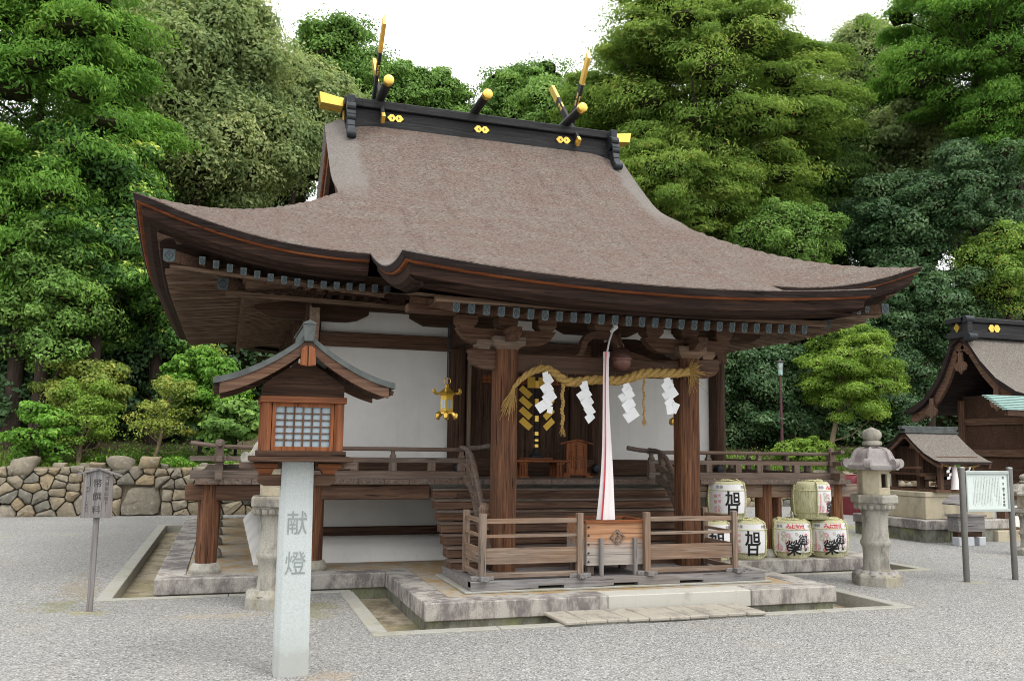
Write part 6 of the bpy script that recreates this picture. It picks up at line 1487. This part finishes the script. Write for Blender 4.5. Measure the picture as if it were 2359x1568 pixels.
# right
T('cedar', 'giant cedar with yellow-green sprays filling the view to the right of the ridge', 1630, 260, 268, 330, 22, 'cedar', 'bark_dark', nclump=270, clump=.8, per=420, leaf=.16, asp=.26, droopy=.35, layer=.85, flat=.42, lumps=14, inner=.45, limbs=44, zmin=-1, tr=.42)
T('cedar', 'lower dense cedar branches behind the right slope of the roof', 1560, 430, 180, 120, 20.5, 'cedar', nclump=80, clump=.65, per=360, leaf=.13, asp=.26, droopy=.35, layer=.85, flat=.42, lumps=8, inner=.4, limbs=16, zmin=-1)
T('conifer', 'tall narrow drooping conifer to the right of the giant cedar', 1890, 430, 100, 225, 24, 'darkconifer', nclump=120, clump=.75, per=330, leaf=.16, asp=.26, droopy=.5, layer=.85, flat=.42, lumps=7, inner=.4, zmin=-1, limbs=20)
T('olive_tree', 'brownish olive tree top between the two big conifers on the right', 2000, 150, 75, 95, 28, 'olive', nclump=60, clump=.85, per=390, leaf=.135, asp=.5, flat=.7, lumps=7, inner=.4, zmin=-1)
T('conifer', 'great dark conifer with open black limbs and hanging green sprays at the top right', 2275, 110, 235, 200, 19, 'conifer', nclump=150, clump=.75, per=330, leaf=.15, asp=.28, droopy=.5, layer=.85, flat=.42, lumps=12, inner=.35, zmin=-1, limbs=50, tr=.3)
T('conifer', 'hanging bright green conifer branch along the right border', 2340, 270, 110, 130, 17.5, 'conifer', nclump=60, clump=.6, per=330, leaf=.13, asp=.28, droopy=.5, layer=.85, flat=.42, lumps=6, inner=.3, zmin=-1, limbs=14)
T('pine', 'slender tree with a bare pale trunk between dark crowns on the right', 2085, 330, 120, 110, 23, 'olive', 'bark_pale', nclump=60, clump=.7, per=260, leaf=.165, asp=.5, flat=.55, inner=.3, zmin=-1, limbs=16, tr=.17)
T('olive_tree', 'olive broadleaf tree low behind the dark conifer limbs on the right', 2200, 370, 150, 110, 25, 'olive', nclump=80, clump=.8, per=390, leaf=.135, asp=.5, flat=.6, inner=.35, zmin=-1)
T('dark_tree', 'dark brown-green tree under the hanging sprays by the right border', 2290, 440, 130, 150, 22, 'darkconifer', nclump=80, clump=.75, per=300, leaf=.15, asp=.4, flat=.6, inner=.4, zmin=-1)
T('dark_evergreen', 'dark glossy evergreen behind the upturned right corner of the eave', 2070, 530, 130, 130, 20, 'dark', nclump=85, clump=.6, per=300, leaf=.13, asp=.5, flat=.6, inner=.4, zmin=-1)
T('dark_evergreen', 'shadowy evergreen in front of the dark trunks by the right border', 2240, 430, 130, 105, 17.8, 'dark', nclump=70, clump=.5, per=280, leaf=.11, asp=.5, flat=.55, inner=.35, zmin=-1)
T('soft_shrub', 'soft grey-green broadleaf tree just above the right slope of the roof', 1800, 545, 110, 75, 19, 'mid', nclump=50, clump=.5, per=260, leaf=.1, asp=.4, flat=.6, inner=.35, zmin=-1)
T('dark_evergreen', 'dark glossy evergreen between the right eave and the side shrine roof', 2130, 720, 150, 130, 19, 'dark', nclump=90, clump=.55, per=300, leaf=.12, asp=.5, flat=.6, inner=.4, zmin=-1)
T('dark_evergreen', 'deep green evergreen behind the small tree and the stone lantern', 2010, 880, 130, 160, 18.6, 'dark', nclump=85, clump=.5, per=300, leaf=.11, asp=.5, flat=.6, inner=.4, zmin=-1)
T('dark_evergreen', 'dark glossy evergreen hedge behind the thin lamp post', 1730, 920, 120, 140, 18.2, 'dark', nclump=80, clump=.5, per=280, leaf=.11, asp=.5, flat=.6, inner=.4, zmin=-1)
T('turning_tree', 'tree with orange-tinged leaves above the side shrine roof', 2320, 620, 110, 105, 17, 'autumn', nclump=65, clump=.5, per=300, leaf=.09, asp=.5, flat=.6, inner=.35, zmin=-1)
T('slim_tree', 'slim light-green tree with a bare tan trunk behind the right veranda rail', 1950, 862, 112, 128, 16.0, 'maple', 'bark_pale', nclump=75, clump=.36, per=330, leaf=.085, asp=.35, flat=.45, inner=.15, zmin=-1, limbs=22, tr=.09, basepx=1906, trunk_top=.1, layer=.3)
T('low_shrub', 'small pale green shrub behind the right veranda rail', 1850, 1040, 55, 30, 15.2, 'maple', cat='shrub', nclump=24, clump=.2, per=100, leaf=.07, tr=.03, group='shrubs above the stone wall')
T('low_shrub', 'small dark green shrub on the wall near the stone lantern', 2130, 1075, 60, 28, 15.0, 'mid', cat='shrub', nclump=24, clump=.2, per=100, leaf=.07, tr=.03, group='shrubs above the stone wall')
# the rest of the wood: a far mass no one could count
g = np.random.default_rng(77); C_ = []
def mass(x0, x1, ytop, ybot, Y, n):
    for _ in range(n):
        px = g.uniform(x0, x1); py = g.uniform(ytop(px) if callable(ytop) else ytop, ybot); C_.append(at(px, py, Y+g.uniform(-2, 3)))
mass(-200, 330, 330, 1000, 30, 170); mass(300, 760, 380, 1000, 31, 130); mass(760, 1340, 330, 760, 36, 120); mass(1340, 1700, 420, 1000, 31, 120); mass(1700, 2600, 420, 1000, 30, 260); mass(-200, 700, 700, 1020, 22, 130); mass(1600, 2600, 700, 1020, 22.5, 140); mass(2100, 2600, 250, 600, 33, 60)
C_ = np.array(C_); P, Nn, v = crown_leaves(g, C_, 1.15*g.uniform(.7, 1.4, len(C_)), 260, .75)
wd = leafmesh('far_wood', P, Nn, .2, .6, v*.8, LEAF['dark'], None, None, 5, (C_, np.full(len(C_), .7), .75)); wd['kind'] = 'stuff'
# grass and weeds along the top of the bank
n = 26000; gx = g.uniform(-14, 22, n); gy = 13.55+np.abs(g.normal(size=n))*1.1; gy = np.where(gx > 6.8, gy+1., gy)
P = np.stack([gx, gy, np.array([bz(a, b) for a, b in zip(gx, gy)])+.06], 1); Nn = np.stack([g.normal(size=n), -1+g.normal(size=n)*.6, g.normal(size=n)*.3], 1)
gr = leafmesh('bank_grass', P, Nn, .17, .16, g.uniform(.1, 1, n), LEAF['grass'], None, np.tile(np.array([[0, 0, 1.]]), (n, 1)), 6); gr['kind'] = 'stuff'
n = 14000; gx = np.concatenate([g.uniform(-14, 22, n-5000), g.uniform(-6.6, -3.2, 5000)]); gy = 13.6+np.abs(g.normal(size=n))*1.4; gy = np.where(gx > 6.8, gy+1., gy)
P = np.stack([gx, gy, np.array([bz(a, b) for a, b in zip(gx, gy)])+g.uniform(.02, .22, n)*(.4+np.sin(gx*2.1)**2)], 1); Nn = g.normal(size=(n, 3))+np.array([0, -.3, 1])
gr = leafmesh('bank_weeds', P, Nn, .075, .6, g.uniform(.1, .9, n), LEAF['bright'], None, None, 8); gr['kind'] = 'stuff'
for i, (px, py) in enumerate(((325, 1050), (232, 1058), (470, 1035))):
    c = at(px, py+25, 13.85); t = thing('grass_tuft', ('arching dark grass tuft behind the flat boulder on the wall', 'dark grass tuft at the foot of the pale sapling behind the signpost', 'arching grass tuft under the light-green tree by the veranda corner')[i], 'grass tuft', (c[0], c[1], bz(c[0], c[1])), group='grass tufts on the bank')
    o = MB(); rr = random.Random(i)
    for k in range(130):
        a = rr.uniform(0, 6.28); l = rr.uniform(.25, .5); lean = rr.uniform(.2, .9); w_ = .006; d = Vector((math.cos(a), math.sin(a), 0)); sx = Vector((-d.y, d.x, 0))*w_
        p1 = d*l*lean*.5+Vector((0, 0, l*.7)); p2 = d*l*lean+Vector((0, 0, l*(.75-.5*lean+.3))); b = d*.04
        o.add([b-sx, b+sx, p1+sx, p1-sx, p2], [(0, 1, 2, 3), (3, 2, 4)])
    ob_ = o.build('blades', LEAF['grass'], t); a_ = ob_.data.attributes.new('v', 'FLOAT', 'POINT'); a_.data.foreach_set('value', np.full(len(ob_.data.vertices), .3, np.float32))
bpy.data.objects.remove(_to)
